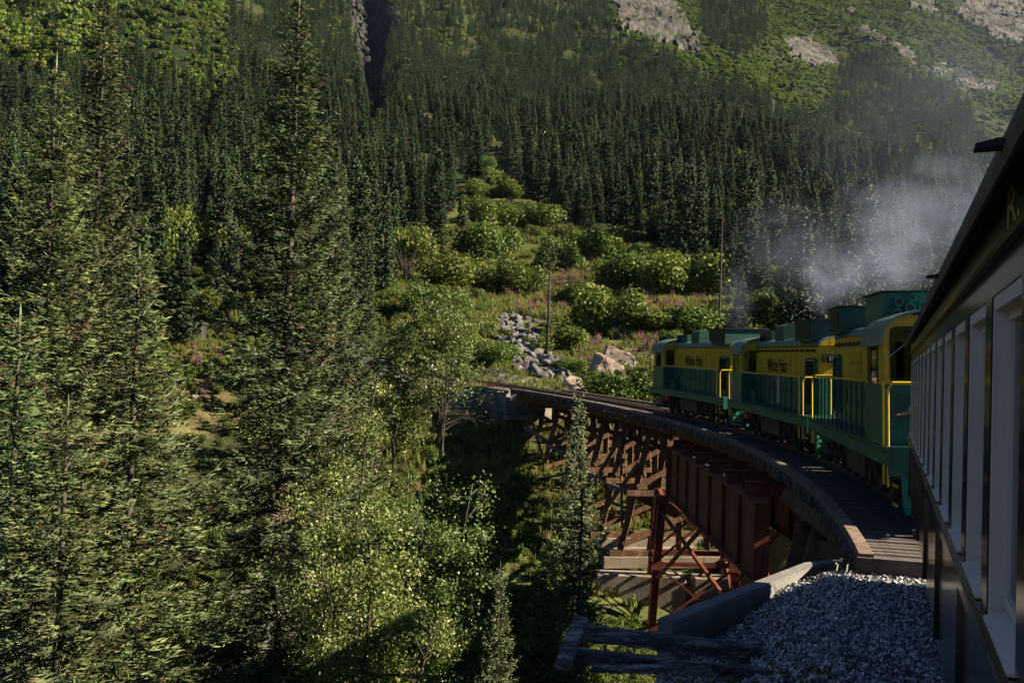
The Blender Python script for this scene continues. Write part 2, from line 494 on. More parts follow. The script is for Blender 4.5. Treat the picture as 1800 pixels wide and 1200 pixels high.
def base_height(x, y):
    x = np.asarray(x, float); y = np.asarray(y, float)
    r = np.clip(np.hypot(x, y), 1.6, 2590)
    az = np.arctan2(x, y)
    i = np.clip(np.searchsorted(_AZ, az, side='right') - 1, 0, len(_AZ) - 2)
    t = (az - _AZ[i]) / (_AZ[i + 1] - _AZ[i])
    t = t * t * (3 - 2 * t) * 0.5 + t * 0.5
    lr = np.log(r / _RG[0]) / np.log(_RG[-1] / _RG[0]) * (len(_RG) - 1)
    j = np.clip(lr.astype(int), 0, len(_RG) - 2); u = lr - j
    a = _TAB[i, j] * (1 - u) + _TAB[i, j + 1] * u
    b = _TAB[i + 1, j] * (1 - u) + _TAB[i + 1, j + 1] * u
    h = a * (1 - t) + b * t
    amp = np.clip((r - 60) / 300, 0, 1)
    h = h + amp * (fbm(x / 90, y / 90, 4, 3) * 9 + fbm(x / 24, y / 24, 3, 9) * 2.2)
    h = h + np.clip(r / 30, 0, 1) * fbm(x / 5, y / 5, 3, 21) * 0.45
    # ridges and folds running down the upper slope
    fold = np.clip((r - 350) / 300, 0, 1)
    h = h + fold * 7 * np.abs(np.sin(az * 34 + fbm(x / 200, y / 200, 2, 5) * 3))
    # the stream gully
    g0 = math.atan((652 - 900) / FPX) - 0.010 * np.clip((r - 400) / 250, 0, 1.5)
    w = np.exp(-((az - g0) / 0.010) ** 2)
    h = h - w * 20 * np.clip((r - 300) / 120, 0, 1)
    # its right bank stands up as a ridge
    w2 = np.exp(-((az - g0 - 0.034) / 0.018) ** 2)
    h = h + w2 * 6 * np.clip((r - 330) / 150, 0, 1)
    return h

WALL_A = np.array([5.75, 16.6]); WALL_B = np.array([1.75, 12.7])      # the wing wall beside the near abutment
_wd = (WALL_B - WALL_A) / np.linalg.norm(WALL_B - WALL_A)
_wn = np.array([_wd[1], -_wd[0]])
if _wn @ (np.array([0, 0]) - WALL_A) > 0: _wn = -_wn      # normal away from the camera side

def terrain(x, y):
    x = np.asarray(x, float); y = np.asarray(y, float)
    h = base_height(x, y)
    dx, dy = x - CX, y - CY
    rr = np.hypot(dx, dy); th = np.arctan2(dy, dx)
    s = (th - TH0) * RE
    off = RC - rr                                         # + is left of the track
    top = zdeck(s) - 0.30
    ad = np.abs(off)
    sl = np.where(off > 0, 0.46, 0.6)
    prof = top - sl * np.clip(ad - 2.6, 0, 2.0) - 0.85 * np.clip(ad - 4.6, 0, 60)
    prof = prof - 0.25 * np.exp(-((ad) / 1.2) ** 2) * 0
    # near embankment ends at the abutment and the wing wall
    past = (x - WALL_A[0]) * _wn[0] + (y - WALL_A[1]) * _wn[1]
    past2 = s - S_NEAR - 0.1
    near = prof - 1.6 * np.clip(np.where(off > 1.5, past, past2), 0, 60)
    near = np.where(s < 30, near, -99)
    far = np.where(s < S_FAR + .1, prof - 3.2 - 0.4 * np.clip(S_FAR - s, 0, 60), prof)
    far = np.where((s > S_FAR) & (s < S_FAR + 7.2) & (off > 2.75), top - 2.3 - 0.5 * (off - 2.75), far)
    far = np.where((s > 45) & (s < 150), far, -99)
    h = np.maximum(h, np.maximum(near, far))
    # cut the hillside back beside the line
    onl = (s > S_FAR) & (s < 150)
    cut = np.where(onl, top + np.clip(ad - 3.2, 0, 9000) * 0.9, 9999)
    h = np.minimum(h, np.maximum(cut, -99))
    brid = (s > S_NEAR) & (s < S_FAR)
    under = top - 1.6 + np.clip(ad - 2.2, 0, 100) * 0.5
    h = np.where(brid & (ad < 24), np.minimum(h, under), h)
    return h

def ground(x, y): return float(terrain(np.array([x]), np.array([y]))[0])

def hit(px, py, y0=20, y1=1800):
    """where the ray through a photograph pixel meets the terrain"""
    d = ray(px, py)
    Y = np.geomspace(y0, y1, 900)
    P = np.outer(Y, np.array(d))
    g = terrain(P[:, 0], P[:, 1]) - P[:, 2]
    k = np.argmax(g > 0)
    if g[k] <= 0: k = len(Y) - 1
    return Vector(P[k])

def in_poly(px, py, poly):
    px = np.asarray(px, float); py = np.asarray(py, float)
    r = np.zeros(px.shape, bool)
    n = len(poly)
    for i in range(n):
        x1, y1 = poly[i]; x2, y2 = poly[(i + 1) % n]
        c = ((y1 > py) != (y2 > py)) & (px < (x2 - x1) * (py - y1) / (y2 - y1 + 1e-9) + x1)
        r ^= c
    return r
# regions of the far slope (outlined where they lie on the hillside)
BRUSH = [(1052, -300), (1052, 0), (1100, 70), (1180, 110), (1260, 160), (1340, 180), (1400, 215), (1460, 250), (1560, 245), (1640, 275), (1720, 340), (1900, 460), (2600, 460), (2600, -300)]
BRUSH2 = [(190, -200), (215, 60), (250, 150), (330, 215), (430, 215), (420, 120), (400, 60), (420, -200)]
DECID = [(-200, -200), (-200, 110), (60, 130), (200, 160), (215, 60), (190, -200)]
CONPATCH1 = [(1480, 110), (1560, 90), (1700, 190), (1760, 330), (1640, 300), (1560, 240), (1450, 230)]
CONPATCH2 = [(1230, -60), (1340, -60), (1350, 80), (1290, 110), (1230, 60)]
CLEAR = [(690, 470), (780, 390), (820, 335), (900, 365), (1000, 400), (1110, 425), (1210, 455), (1290, 540), (1330, 600), (1330, 760), (690, 760)]
CLEAR2 = [(260, 560), (330, 520), (420, 540), (420, 760), (260, 760)]
GULLY = [(612, -200), (618, 40), (632, 120), (655, 185), (672, 175), (690, 60), (700, -200)]
SLABS = [[(1068, -60), (1085, 35), (1120, 62), (1165, 82), (1238, 98), (1225, 60), (1190, 25), (1160, -60)],
         [(1372, 62), (1395, 100), (1425, 118), (1480, 112), (1455, 85), (1400, 62)],
         [(1480, 10), (1500, 32), (1505, 15)],
         [(290, 108), (300, 122), (330, 122), (332, 110)],
         [(1252, 208), (1262, 222), (1288, 235), (1280, 214)],
         [(738, 200), (745, 240), (765, 238), (770, 205)],
         [(1655, -40), (1690, 30), (1760, 70), (1830, 80), (1800, -40)],
         [(1590, -50), (1600, 15), (1645, 22), (1640, -50)],
         [(1560, 70), (1580, 95), (1615, 118), (1600, 85)],
         [(1500, 50), (1540, 80), (1560, 70), (1520, 45)],
         [(1620, 115), (1690, 155), (1760, 165), (1700, 120)]]
# ------------------------------------------------------------------ terrain mesh
def build_terrain():
    az = np.concatenate([np.linspace(-pi, -0.85, 60, endpoint=False), np.linspace(-0.85, 0.85, 500, endpoint=False), np.linspace(0.85, pi, 60)])
    rr = np.concatenate([[0.0], np.geomspace(1.2, 2500, 330)])
    A, R = np.meshgrid(az, rr)
    X = R * np.sin(A); Y = R * np.cos(A)
    Z = terrain(X, Y)
    n, m = X.shape
    V = np.stack([X, Y, Z], -1).reshape(-1, 3)
    i, j = np.meshgrid(np.arange(n - 1), np.arange(m - 1), indexing='ij')
    a = (i * m + j).ravel()
    F = np.stack([a, a + 1, a + m + 1, a + m], 1)
    x, y, z = V.T
    r = np.hypot(x, y)
    col = np.tile(np.array([0.028, 0.034, 0.014]), (len(V), 1))
    nz = fbm(x / 12, y / 12, 4, 40)[:, None]
    col = col * (1 + 0.5 * nz) + np.clip(nz, 0, 1) * np.array([0.03, 0.022, 0.012])
    ok = y > 15
    PX, PY = project(x, np.where(ok, y, 15), z)
    def paint(mask, c):
        k = mask & ok
        col[k] = np.array(c) * (1 + 0.45 * nz[k])
    paint(in_poly(PX, PY, BRUSH) & (y > 200), (0.016, 0.024, 0.008))
    paint(in_poly(PX, PY, BRUSH2) & (y > 100), (0.014, 0.021, 0.007))
    paint(in_poly(PX, PY, CLEAR) & (y > 55) & (y < 260), (0.075, 0.085, 0.03))
    paint(in_poly(PX, PY, CLEAR2) & (y > 55), (0.10, 0.085, 0.04))
    paint(in_poly(PX, PY, GULLY) & (y > 200), (0.03, 0.03, 0.033))
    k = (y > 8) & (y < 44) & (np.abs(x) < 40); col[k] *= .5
    # grassy ground below the trestle
    k = (y > 42) & (y < 76) & (x > -14) & (x < 22) & (z < -2)
    col[k] = np.array([0.07, 0.08, 0.028]) * (1 + 0.6 * nz[k])
    # ballast
    off = RC - np.hypot(x - CX, y - CY); s = (np.arctan2(y - CY, x - CX) - TH0) * RE
    b = (np.abs(off + 0) < 5.5) & ((s < S_NEAR + .5) | (s > S_FAR)) & (s < 150)
    b &= (z > zdeck(s) - 2.2)
    col[b] = np.array([0.16, 0.16, 0.165])
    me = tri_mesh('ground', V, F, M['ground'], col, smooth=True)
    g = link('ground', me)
    g['kind'] = 'structure'
    return g
build_terrain()

# ------------------------------------------------------------------ bridge
def build_bridge():
    root = empty('trestle_bridge', track(S_NEAR, 0), 0, 'curved railway trestle bridge of dark timber with a red steel girder span', 'bridge')
    O = root.location.copy()
    def part(mb, name, mat, parent=root, **k):
        return mb.build(name, mat, parent, O if parent is root else O, **k)
    # ties: one shared mesh, one object each
    L = 4.5
    tie_meshes = []
    for k in range(4):
        mb = MB(); w = 0.21 + 0.015 * (k % 2)
        dl = [0.0, 0.05, -0.04, 0.02][k]
        mb.bar((-L / 2 - dl, 0, -0.125), (L / 2 - 0.25, 0, -0.125), w, 0.25, cham=0.012)
        tie_meshes.append(mb.mesh('tie', M['tie']))
    s = S_NEAR + 0.30; i = 0
    while s < S_FAR - 0.1:
        p = track(s, 0, -0.13)
        o = link('tie', tie_meshes[random.randrange(4)], root, p - O)
        l = tleft(s)
        o.rotation_euler = (0, 0, atan2(-l.y, -l.x) + random.uniform(-.01, .01))
        o.location.z += random.uniform(-0.008, 0.008)
        s += 0.325; i += 1
    # pale blocks between the tie ends, seen under the guard timber
    fb = []
    for k in range(3):
        mb = MB(); mb.box(-0.04, 0.04, -0.055, 0.055, -0.24, -0.05)
        fb.append(mb.mesh('spacer_block', M['grey_wood']))
    # guard timbers in lengths of about 4 m, both sides; inner guard rails
    for off, w in ((2.07, 0.22), (-2.07, 0.22)):
        s = S_NEAR
        while s < S_FAR:
            e = min(s + 3.9, S_FAR)
            mb = MB()
            mb.sweep([(-w / 2, -0.16), (w / 2, -0.16), (w / 2, -0.012), (w / 2 - .012, 0), (-w / 2 + .012, 0), (-w / 2, -0.012)], frames(s, e - 0.015, 5, off, random.uniform(0.0, 0.012)))
            part(mb, 'guard_timber', M['tie_end'])
            s = e
    # end wall timber at the near end
    mb = MB()
    a, b = track(S_NEAR + .06, 2.2, -0.02), track(S_NEAR + .06, -2.2, -0.02)
    mb.bar(a + Vector((0, 0, -0.2)), b + Vector((0, 0, -0.2)), 0.28, 0.36)
    part(mb, 'end_timber', M['tie'])
    # rails
    prof = [(-.06, 0), (.06, 0), (.06, .015), (.012, .03), (.012, .11), (.033, .125), (.033, .15), (-.033, .15), (-.033, .125), (-.012, .11), (-.012, .03), (-.06, .015)]
    for off in (0.457 + .033, -0.457 - .033):
        for (nm, pr, mt, dz) in (('rail', prof, M['rail'], -0.128), ):
            r = MB(); r.sweep(pr, frames(-11, S_FAR + 40, 150, off, dz)); ro = part(r, nm, mt)
            h = MB(); h.sweep([(-.03, 0.1505), (.03, .1505), (.03, .153), (-.03, .153)], frames(-11, S_FAR + 40, 150, off, dz))
            ho = h.build('rail_head', M['rail_top'], ro, O)
    for off in (0.25, -0.25):
        r = MB(); r.sweep(prof, frames(S_NEAR, S_FAR, 60, off, -0.128)); part(r, 'guard_rail', M['rail'])
    # stringers
    for off in (1.55, .62, .25, -.25, -.62, -1.55):
        w = .24
        r = MB(); r.sweep([(-w/2, -.82), (w/2, -.82), (w/2, -.385), (-w/2, -.385)], frames(S_NEAR + .25, s_at_y(27.6), 10, off)); part(r, 'stringer', M['timber'])
        r = MB(); r.sweep([(-w/2, -.82), (w/2, -.82), (w/2, -.385), (-w/2, -.385)], frames(s_at_y(47.2), S_FAR, 20, off)); part(r, 'stringer', M['timber'])
    # steel span -------------------------------------------------------
    GA, GB = Vector((7.2, 28.2, -3.62)), Vector((7.55, 46.3, -3.42))   # top edge of the left girder
    gd = (GB - GA).normalized(); gr = Vector((gd.y, -gd.x, 0)).normalized()
    depth = 2.2
    for side, sh in ((0, 0.0), (1, 2.9)):
        A, B = GA + gr * sh, GB + gr * sh
        w = MB(); w.bar(A - Vector((0, 0, depth / 2)), B - Vector((0, 0, depth / 2)), 0.03, depth)
        g = part(w, 'girder', M['rust'])
        for zz in (0.015, -depth):
            f = MB(); f.bar(A + Vector((0, 0, zz)), B + Vector((0, 0, zz)), 0.42, 0.04)
            f.build('flange', M['rust'], g, O)
        for k in range(8):
            t = k / 7
            P = A.lerp(B, min(max(t, .012), .988))
            for sg in (-1, 1):
                q = MB()
                q.bar(P + gr * sg * .075 - Vector((0, 0, 0.0)), P + gr * sg * .075 - Vector((0, 0, depth - .02)), 0.11, 0.03, up=gd)
                q.build('stiffener', M['rust'], g, O)
        # end plate
        for P in (A - gd * .03, B + gd * .03):
            q = MB(); q.bar(P, P - Vector((0, 0, depth)), 0.42, 0.05, up=gd); q.build('end_plate', M['rust'], g, O)
        # rivet heads along the top and the foot of the web
        rv = MB()
        for k in range(120):
            P = A.lerp(B, (k + .5) / 120)
            for zz in (-.09, -depth + .1):
                c = P - gr * .016 + Vector((0, 0, zz))
                rv.box(c.x - .012, c.x + .001, c.y - .012, c.y + .012, c.z - .012, c.z + .012)
        rvo = rv.build('rivets', M['rust'], g, O); rvo['kind'] = 'stuff'
    # floor beams crossing above the girders, sticking out to the left of the deck
    for k in range(6):
        t = (k + .55) / 6
        P = GA.lerp(GB, t)
        a = P - gr * 0.12 + Vector((0, 0, 0.24)); b = P + gr * 4.6 + Vector((0, 0, 0.24))
        w = MB(); w.bar(a, b, 0.03, 0.38); fbm_ = part(w, 'floor_beam', M['rust'])
        for zz in (0.2, -0.2):
            f = MB(); f.bar(a + Vector((0, 0, zz)), b + Vector((0, 0, zz)), 0.26, 0.03); f.build('flange', M['rust'], fbm_, O)
    for off in (.62, -.62, 1.5, -1.5):
        f = MB(); f.sweep([(-.11, -.86), (.11, -.86), (.11, -.39), (-.11, -.39)], frames(s_at_y(27.7), s_at_y(47.1), 20, off)); part(f, 'steel_stringer', M['rust'])
    # near wooden bracing under the first bay, seen right of the girder end
    def post(a, b, w=.3, name='post', mat=None, h=None):
        m = MB(); m.bar(a, b, w, h or w, up=(0.2, 1, 0), cham=0.015); return part(m, name, mat or M['timber'])
    def bent(s, gl=None, nposts=5, batter=0.22, top=-.84, cap_w=4.2, outer=1.75):
        """one timber bent across the line at arc length s"""
        l = tleft(s); t = tdir(s)
        tc = track(s, 0, top)
        m = MB(); m.bar(tc + l * cap_w / 2 - Vector((0, 0, .17)), tc - l * cap_w / 2 - Vector((0, 0, .17)), .34, .34, cham=.015)
        part(m, 'cap_beam', M['timber'])
        z0 = tc.z - .34
        offs = np.linspace(outer, -outer, nposts)
        legs = []
        gz = min(ground((track(s, 3)).x, track(s, 3).y), ground(track(s, 0).x, track(s, 0).y)) + .25 if gl is None else gl
        h = z0 - gz
        for o in offs:
            bt = batter * o / outer * (1 if abs(o) > outer * .3 else 0.15)
            a = track(s, o); a.z = z0
            b = track(s, o + bt * h); b.z = gz + .3
            post(a, b, .31)
            legs.append((a, b))
        sill = MB(); e0, e1 = legs[0][1], legs[-1][1]
        d = (e0 - e1).normalized()
        sill.bar(e0 + d * .6 + Vector((0, 0, -.16)), e1 - d * .6 + Vector((0, 0, -.16)), .34, .32, cham=.015); part(sill, 'sill_beam', M['timber'])
        n = 1 if h < 3.2 else 2
        def P(leg, u): return legs[leg][0].lerp(legs[leg][1], u)
        for k in range(n):
            u0, u1 = k / n + .03, (k + 1) / n - .05
            for sg in (1, -1):
                tt = t * .2 * sg
                A, B = (P(0, u0), P(-1, u1)) if sg > 0 else (P(-1, u0), P(0, u1))
                m = MB(); m.bar(A + tt, B + tt, .07, .26, up=t.cross(B - A)); part(m, 'brace', M['timber'])
            if k < n - 1:
                for sg in (1, -1):
                    A, B = P(0, (k + 1) / n), P(-1, (k + 1) / n)
                    dd = (A - B).normalized()
                    m = MB(); m.bar(A + dd * .5 + t * .22 * sg, B - dd * .5 + t * .22 * sg, .1, .28, up=(0, 0, 1)); part(m, 'girt', M['timber'])
        # concrete sill footing
        c = MB(); c.bar(e0 + d * .9 + Vector((0, 0, -.62)), e1 - d * .9 + Vector((0, 0, -.62)), .5, .6, cham=.03)
        part(c, 'footing', M['concrete'])
        return legs
    ys = [69.4, 65.4, 61.8, 58.2, 54.6, 50.9]
    gls = [-5.4, -6.9, -7.9, -8.7, -9.0, -9.3]
    allb = [bent(s_at_y(y), g) for y, g in zip(ys, gls)]
    # braces running from bent to bent, left and right faces
    for k in range(len(allb) - 1):
        for leg in (0, 4):
            a0, a1 = allb[k][leg]; b0, b1 = allb[k + 1][leg]
            off = tleft(s_at_y(ys[k])) * (.22 if leg == 0 else -.22)
            pairs = [(a0.lerp(a1, .05), b0.lerp(b1, .8)), (a0.lerp(a1, .85), b0.lerp(b1, .25))] if k % 2 == 0 else [(a0.lerp(a1, .9), b0.lerp(b1, .1))]
            for a, b in pairs:
                m = MB(); m.bar(a + off, b + off, .08, .24, up=tleft(s_at_y(ys[k])).cross(b - a)); part(m, 'brace', M['timber'])
            m = MB(); m.bar(a0.lerp(a1, .55) + off, b0.lerp(b1, .5) + off, .1, .26); part(m, 'girt', M['grey_wood'])
    # short bents under the near bay
    for y, g in ((24.6, -6.6), (20.4, -5.6)):
        bent(s_at_y(y), g, nposts=4, batter=.16)
    for (p, q) in (((1385, 872, 22.5), (1500, 962, 19.0)), ((1412, 925, 21.5), (1392, 1005, 20.5)), ((1440, 965, 18.6), (1512, 972, 18.0))):
        m = MB(); m.bar(at(*p), at(*q), .3, .3, up=(.3, 1, 0), cham=.012); part(m, 'prop', M['timber'])
    # steel tower at the far end of the girder span --------------------
    def leg(a, b, w=.34, mat='rust', name='tower_leg'):
        m = MB(); m.bar(a, b, .03, w, up=(1, 0, 0)); o = part(m, name, M[mat])
        d = Vector((0, 0, 0))
        for sg in (-1, 1):
            f = MB(); x = Vector((1, 0, 0)) * sg * w / 2
            f.bar(a + x, b + x, w, .03, up=(1, 0, 0)); f.build('flange', M[mat], o, O)
        return o
    zb = -12.0
    TL = []
    for (x, y, xb, yb) in ((7.25, 46.6, 6.85, 46.4), (10.4, 46.6, 10.9, 46.4), (7.5, 49.2, 7.1, 49.6), (10.6, 49.2, 11.1, 49.6)):
        a, b = Vector((x, y, -5.69)), Vector((xb, yb, zb))
        leg(a, b); TL.append((a, b))
        m = MB(); m.box(b.x - .35, b.x + .35, b.y - .35, b.y + .35, b.z - .06, b.z); part(m, 'base_plate', M['rust'])
    def tl(i, u): return TL[i][0].lerp(TL[i][1], u)
    for q_, (i, j) in enumerate(((0, 1), (2, 3), (0, 2), (1, 3))):
        dzq = Vector((0, 0, .023 * q_))
        for u0, u1 in ((.02, .48), (.52, .97)):
            for A, B in ((tl(i, u0), tl(j, u1)), (tl(j, u0), tl(i, u1))):
                m = MB(); m.bar(A, B, .12, .1, up=(0, 0, 1)); part(m, 'tower_brace', M['rust'])
        for u in (.02, .5, .97):
            m = MB(); m.bar(tl(i, u) + dzq, tl(j, u) + dzq, .2 - .012 * q_, .2); part(m, 'strut', M['rust'])
            for E_ in ((tl(i, u), tl(j, u)) if q_ < 2 else ()):
                g = MB(); g.bar(E_ + Vector((-.28, -.22, -.05)), E_ + Vector((.28, -.22, -.05)), .02, .4); part(g, 'gusset', M['rust'])
    # far-reaching diagonals from the tower to the girder foot
    for (a, b) in ((tl(0, .12), Vector((8.2, 38, -8.2))), (tl(1, .12), Vector((10.4, 38, -8.2))), (Vector((7.4, 37.5, -5.7)), tl(0, .62)), (Vector((10.3, 37.5, -5.7)), tl(1, .62))):
        m = MB(); m.bar(a, b, .12, .14); part(m, 'tower_brace', M['rust'])
    # near steel support of the girder
    for (x, xb) in ((7.3, 7.1), (10.1, 10.4)):
        leg(Vector((x, 28.4, -5.82)), Vector((xb, 28.4, -9.4)), .4)
    m = MB(); m.bar(Vector((7.2, 28.4, -7.6)), Vector((10.2, 28.4, -7.6)), .2, .2); part(m, 'strut', M['rust'])
    # concrete piers
    def block(x0, x1, y0, y1, z0, z1, mat='concrete', name='pier'):
        m = MB(); m.box(x0, x1, y0, y1, z0, z1)
        me = m.mesh(name, M[mat], O)
        bm = bmesh.new(); bm.from_mesh(me)
        bmesh.ops.bevel(bm, geom=list(bm.edges), offset=.04, segments=1, affect='EDGES'); bm.to_mesh(me); bm.free()
        return link(name, me, root)
    block(4.3, 12.2, 45.7, 47.3, -15, -12.06)
    block(4.5, 8.9, 49.0, 50.3, -15, -9.95)
    block(9.3, 12.0, 48.9, 50.1, -15, -9.95)
    block(4.9, 11.8, 53.8, 55.4, -13, -9.5)
    block(6.3, 11, 27.9, 29.1, -12, -9.42)
    # far abutment: face under the deck end and the wing along the line
    l = tleft(S_FAR); t = tdir(S_FAR)
    def slab(pts, z0f, z1f, th, mat, name):
        m = MB()
        A, B = pts
        d = (B - A); d.z = 0; d.normalize(); n = Vector((d.y, -d.x, 0)) * th
        z0a, z0b = z0f; z1a, z1b = z1f
        V = [(A.x, A.y, z0a), (B.x, B.y, z0b), (B.x, B.y, z1b), (A.x, A.y, z1a)]
        W = [(v[0] + n.x, v[1] + n.y, v[2]) for v in V]
        m.add(V + W, [(0, 1, 2, 3), (7, 6, 5, 4), (0, 4, 5, 1), (1, 5, 6, 2), (2, 6, 7, 3), (3, 7, 4, 0)])
        return part(m, name, M[mat])
    f0 = track(S_FAR + .15, 2.35); f1 = track(S_FAR + .15, -2.4)
    zt = float(zdeck(S_FAR))
    slab((f0, f1), (-6.6, -6.6), (zt - .86, zt - .86), -.9, 'concrete', 'abutment_wall')
    slab((track(S_FAR + .95, 2.35), track(S_FAR + .95, -2.4)), (-6.6, -6.6), (zt - .1, zt - .1), -.4, 'concrete', 'back_wall')
    slab((track(S_FAR + .1, 2.4), track(S_FAR + 8.0, 2.6)), (-5.9, -3.4), (zt - .12, float(zdeck(S_FAR + 8)) - .1), .35, 'concrete_grey', 'wing_wall')
    m = MB(); m.bar(track(S_FAR - .25, 2.6, -2.1), track(S_FAR - .25, -2.4, -2.1), .6, .3); part(m, 'bearing_ledge', M['concrete'])
    # small red marker on the ballast at the far end
    m = MB(); c = track(S_FAR + 3.2, 2.2, .02); m.box(c.x - .3, c.x + .3, c.y - .1, c.y + .1, c.z - .12, c.z + .18)
    o = m.build('marker_block', M['rust'], None); tag(o, 'small rust red block on the ballast at the far end of the bridge', 'marker')
    # near abutment
    slab((track(S_NEAR - .25, 2.6), track(S_NEAR - .25, -2.4)), (-7, -7), (zdeck(S_NEAR) - .45,) * 2, .5, 'concrete_grey', 'abutment_wall')
    m = MB(); m.bar(track(S_NEAR + .5, 3.1, -.95), track(S_NEAR + .5, 1.2, -.95), .35, .3, cham=.02); part(m, 'cap_beam', M['timber'])
    return root
build_bridge()

# wing wall of the near abutment, holding back the gravel
def wing_wall():
    m = MB()
    P = [at(1512, 984, 16.9), at(1440, 992, 15.9), at(1185, 1092, 12.9)]
    th = 0.27
    prev = None
    vs = []; fs = []
    for i, p in enumerate(P):
        d = (P[min(i + 1, 2)] - P[max(i - 1, 0)]); d.z = 0; d.normalize()
        n = Vector((d.y, -d.x, 0))
        if n.y < 0: n = -n
        for q, z in ((p, p.z), (p + n * th, p.z), (p + n * th, p.z - 3.2), (p, p.z - 3.2)):
            vs.append((q.x, q.y, z))
    for i in range(2):
        for k in range(4): fs.append((i*4+k, i*4+(k+1) % 4, (i+1)*4+(k+1) % 4, (i+1)*4+k))
    fs += [(3, 2, 1, 0), (8, 9, 10, 11)]
    m.add(vs, fs)
    me = m.mesh('retaining_wall', M['concrete_grey'], P[2])
    bm = bmesh.new(); bm.from_mesh(me); bmesh.ops.bevel(bm, geom=list(bm.edges), offset=.025, segments=2, affect='EDGES'); bm.to_mesh(me); bm.free()
    o = link('retaining_wall', me, None, P[2])
    tag(o, 'grey concrete retaining wall sloping beside the gravel bank', 'wall')
wing_wall()

def crib():
    """weathered timbers lying in the gravel at the bottom of the picture"""
    A = at(1238, 1128, 11.6); B = at(1030, 1106, 12.0)
    def timber(a, b, w, h, label, rough=.045):
        c = (a + b) / 2
        d = b - a; L = d.length
        m = MB()
        n = 26; prof = [(-w/2, -h/2), (-w*.1, -h/2 - .005), (w/2, -h/2), (w/2+.004, 0), (w/2, h/2), (w*.15, h/2 + .006), (-w/2, h/2), (-w/2-.006, h*.1)]
        dn = d.normalized(); x = dn.cross(Vector((0, 0, 1))).normalized(); y = x.cross(dn)
        vs = []; fs = []
        k = len(prof)
        for i in range(n + 1):
            t = i / n
            p = a.lerp(b, t) - a
            for (u, v) in prof:
                j = random.uniform(-rough, rough) * .4
                vs.append(p + x * (u + j) + y * (v + random.uniform(-rough, rough) * .4))
        for i in range(n):
            for q in range(k): fs.append((i*k+q, i*k+(q+1) % k, (i+1)*k+(q+1) % k, (i+1)*k+q))
        fs += [tuple(reversed(range(k))), tuple(range(n*k, n*k+k))]
        m.add(vs, fs)
        o = m.build('timber', M['grey_wood'], None, (0, 0, 0))
        o.location = a
        return tag(o, label, 'timber', 'weathered timbers in the gravel')
    timber(at(1340, 1150, 11.9), at(1026, 1110, 12.1), .17, .17, 'upper of two long dark weathered timbers running into the gravel')
    timber(at(1370, 1190, 11.2), at(1000, 1150, 11.5), .14, .15, 'lower of two long dark weathered timbers running into the gravel')
    timber(at(1250, 1176, 11.0), at(1040, 1174, 11.1), .10, .07, 'thin splintered plank lying below the two long timbers', .04)
    timber(at(1021, 1088, 12.3), at(988, 1170, 11.0), .17, .08, 'short pale weathered plank slanting across the timber ends', .03)
crib()

# ------------------------------------------------------------------ locomotives
def text_obj(body, size, mat, parent, loc, rot, name='lettering', ext=.004, sx=1.0):
    cu = bpy.data.curves.new(name, 'FONT')
    cu.body = body; cu.size = size; cu.extrude = ext; cu.align_x = 'CENTER'
    tmp = bpy.data.objects.new('tmp', cu); COL.objects.link(tmp)
    dg = bpy.context.evaluated_depsgraph_get()
    me = bpy.data.meshes.new_from_object(tmp.evaluated_get(dg))
    bpy.data.objects.remove(tmp)
    me.materials.clear(); me.materials.append(mat)
    o = link(name, me, parent, loc)
    o.rotation_euler = rot
    o.scale = (sx, 1, 1)
    return o

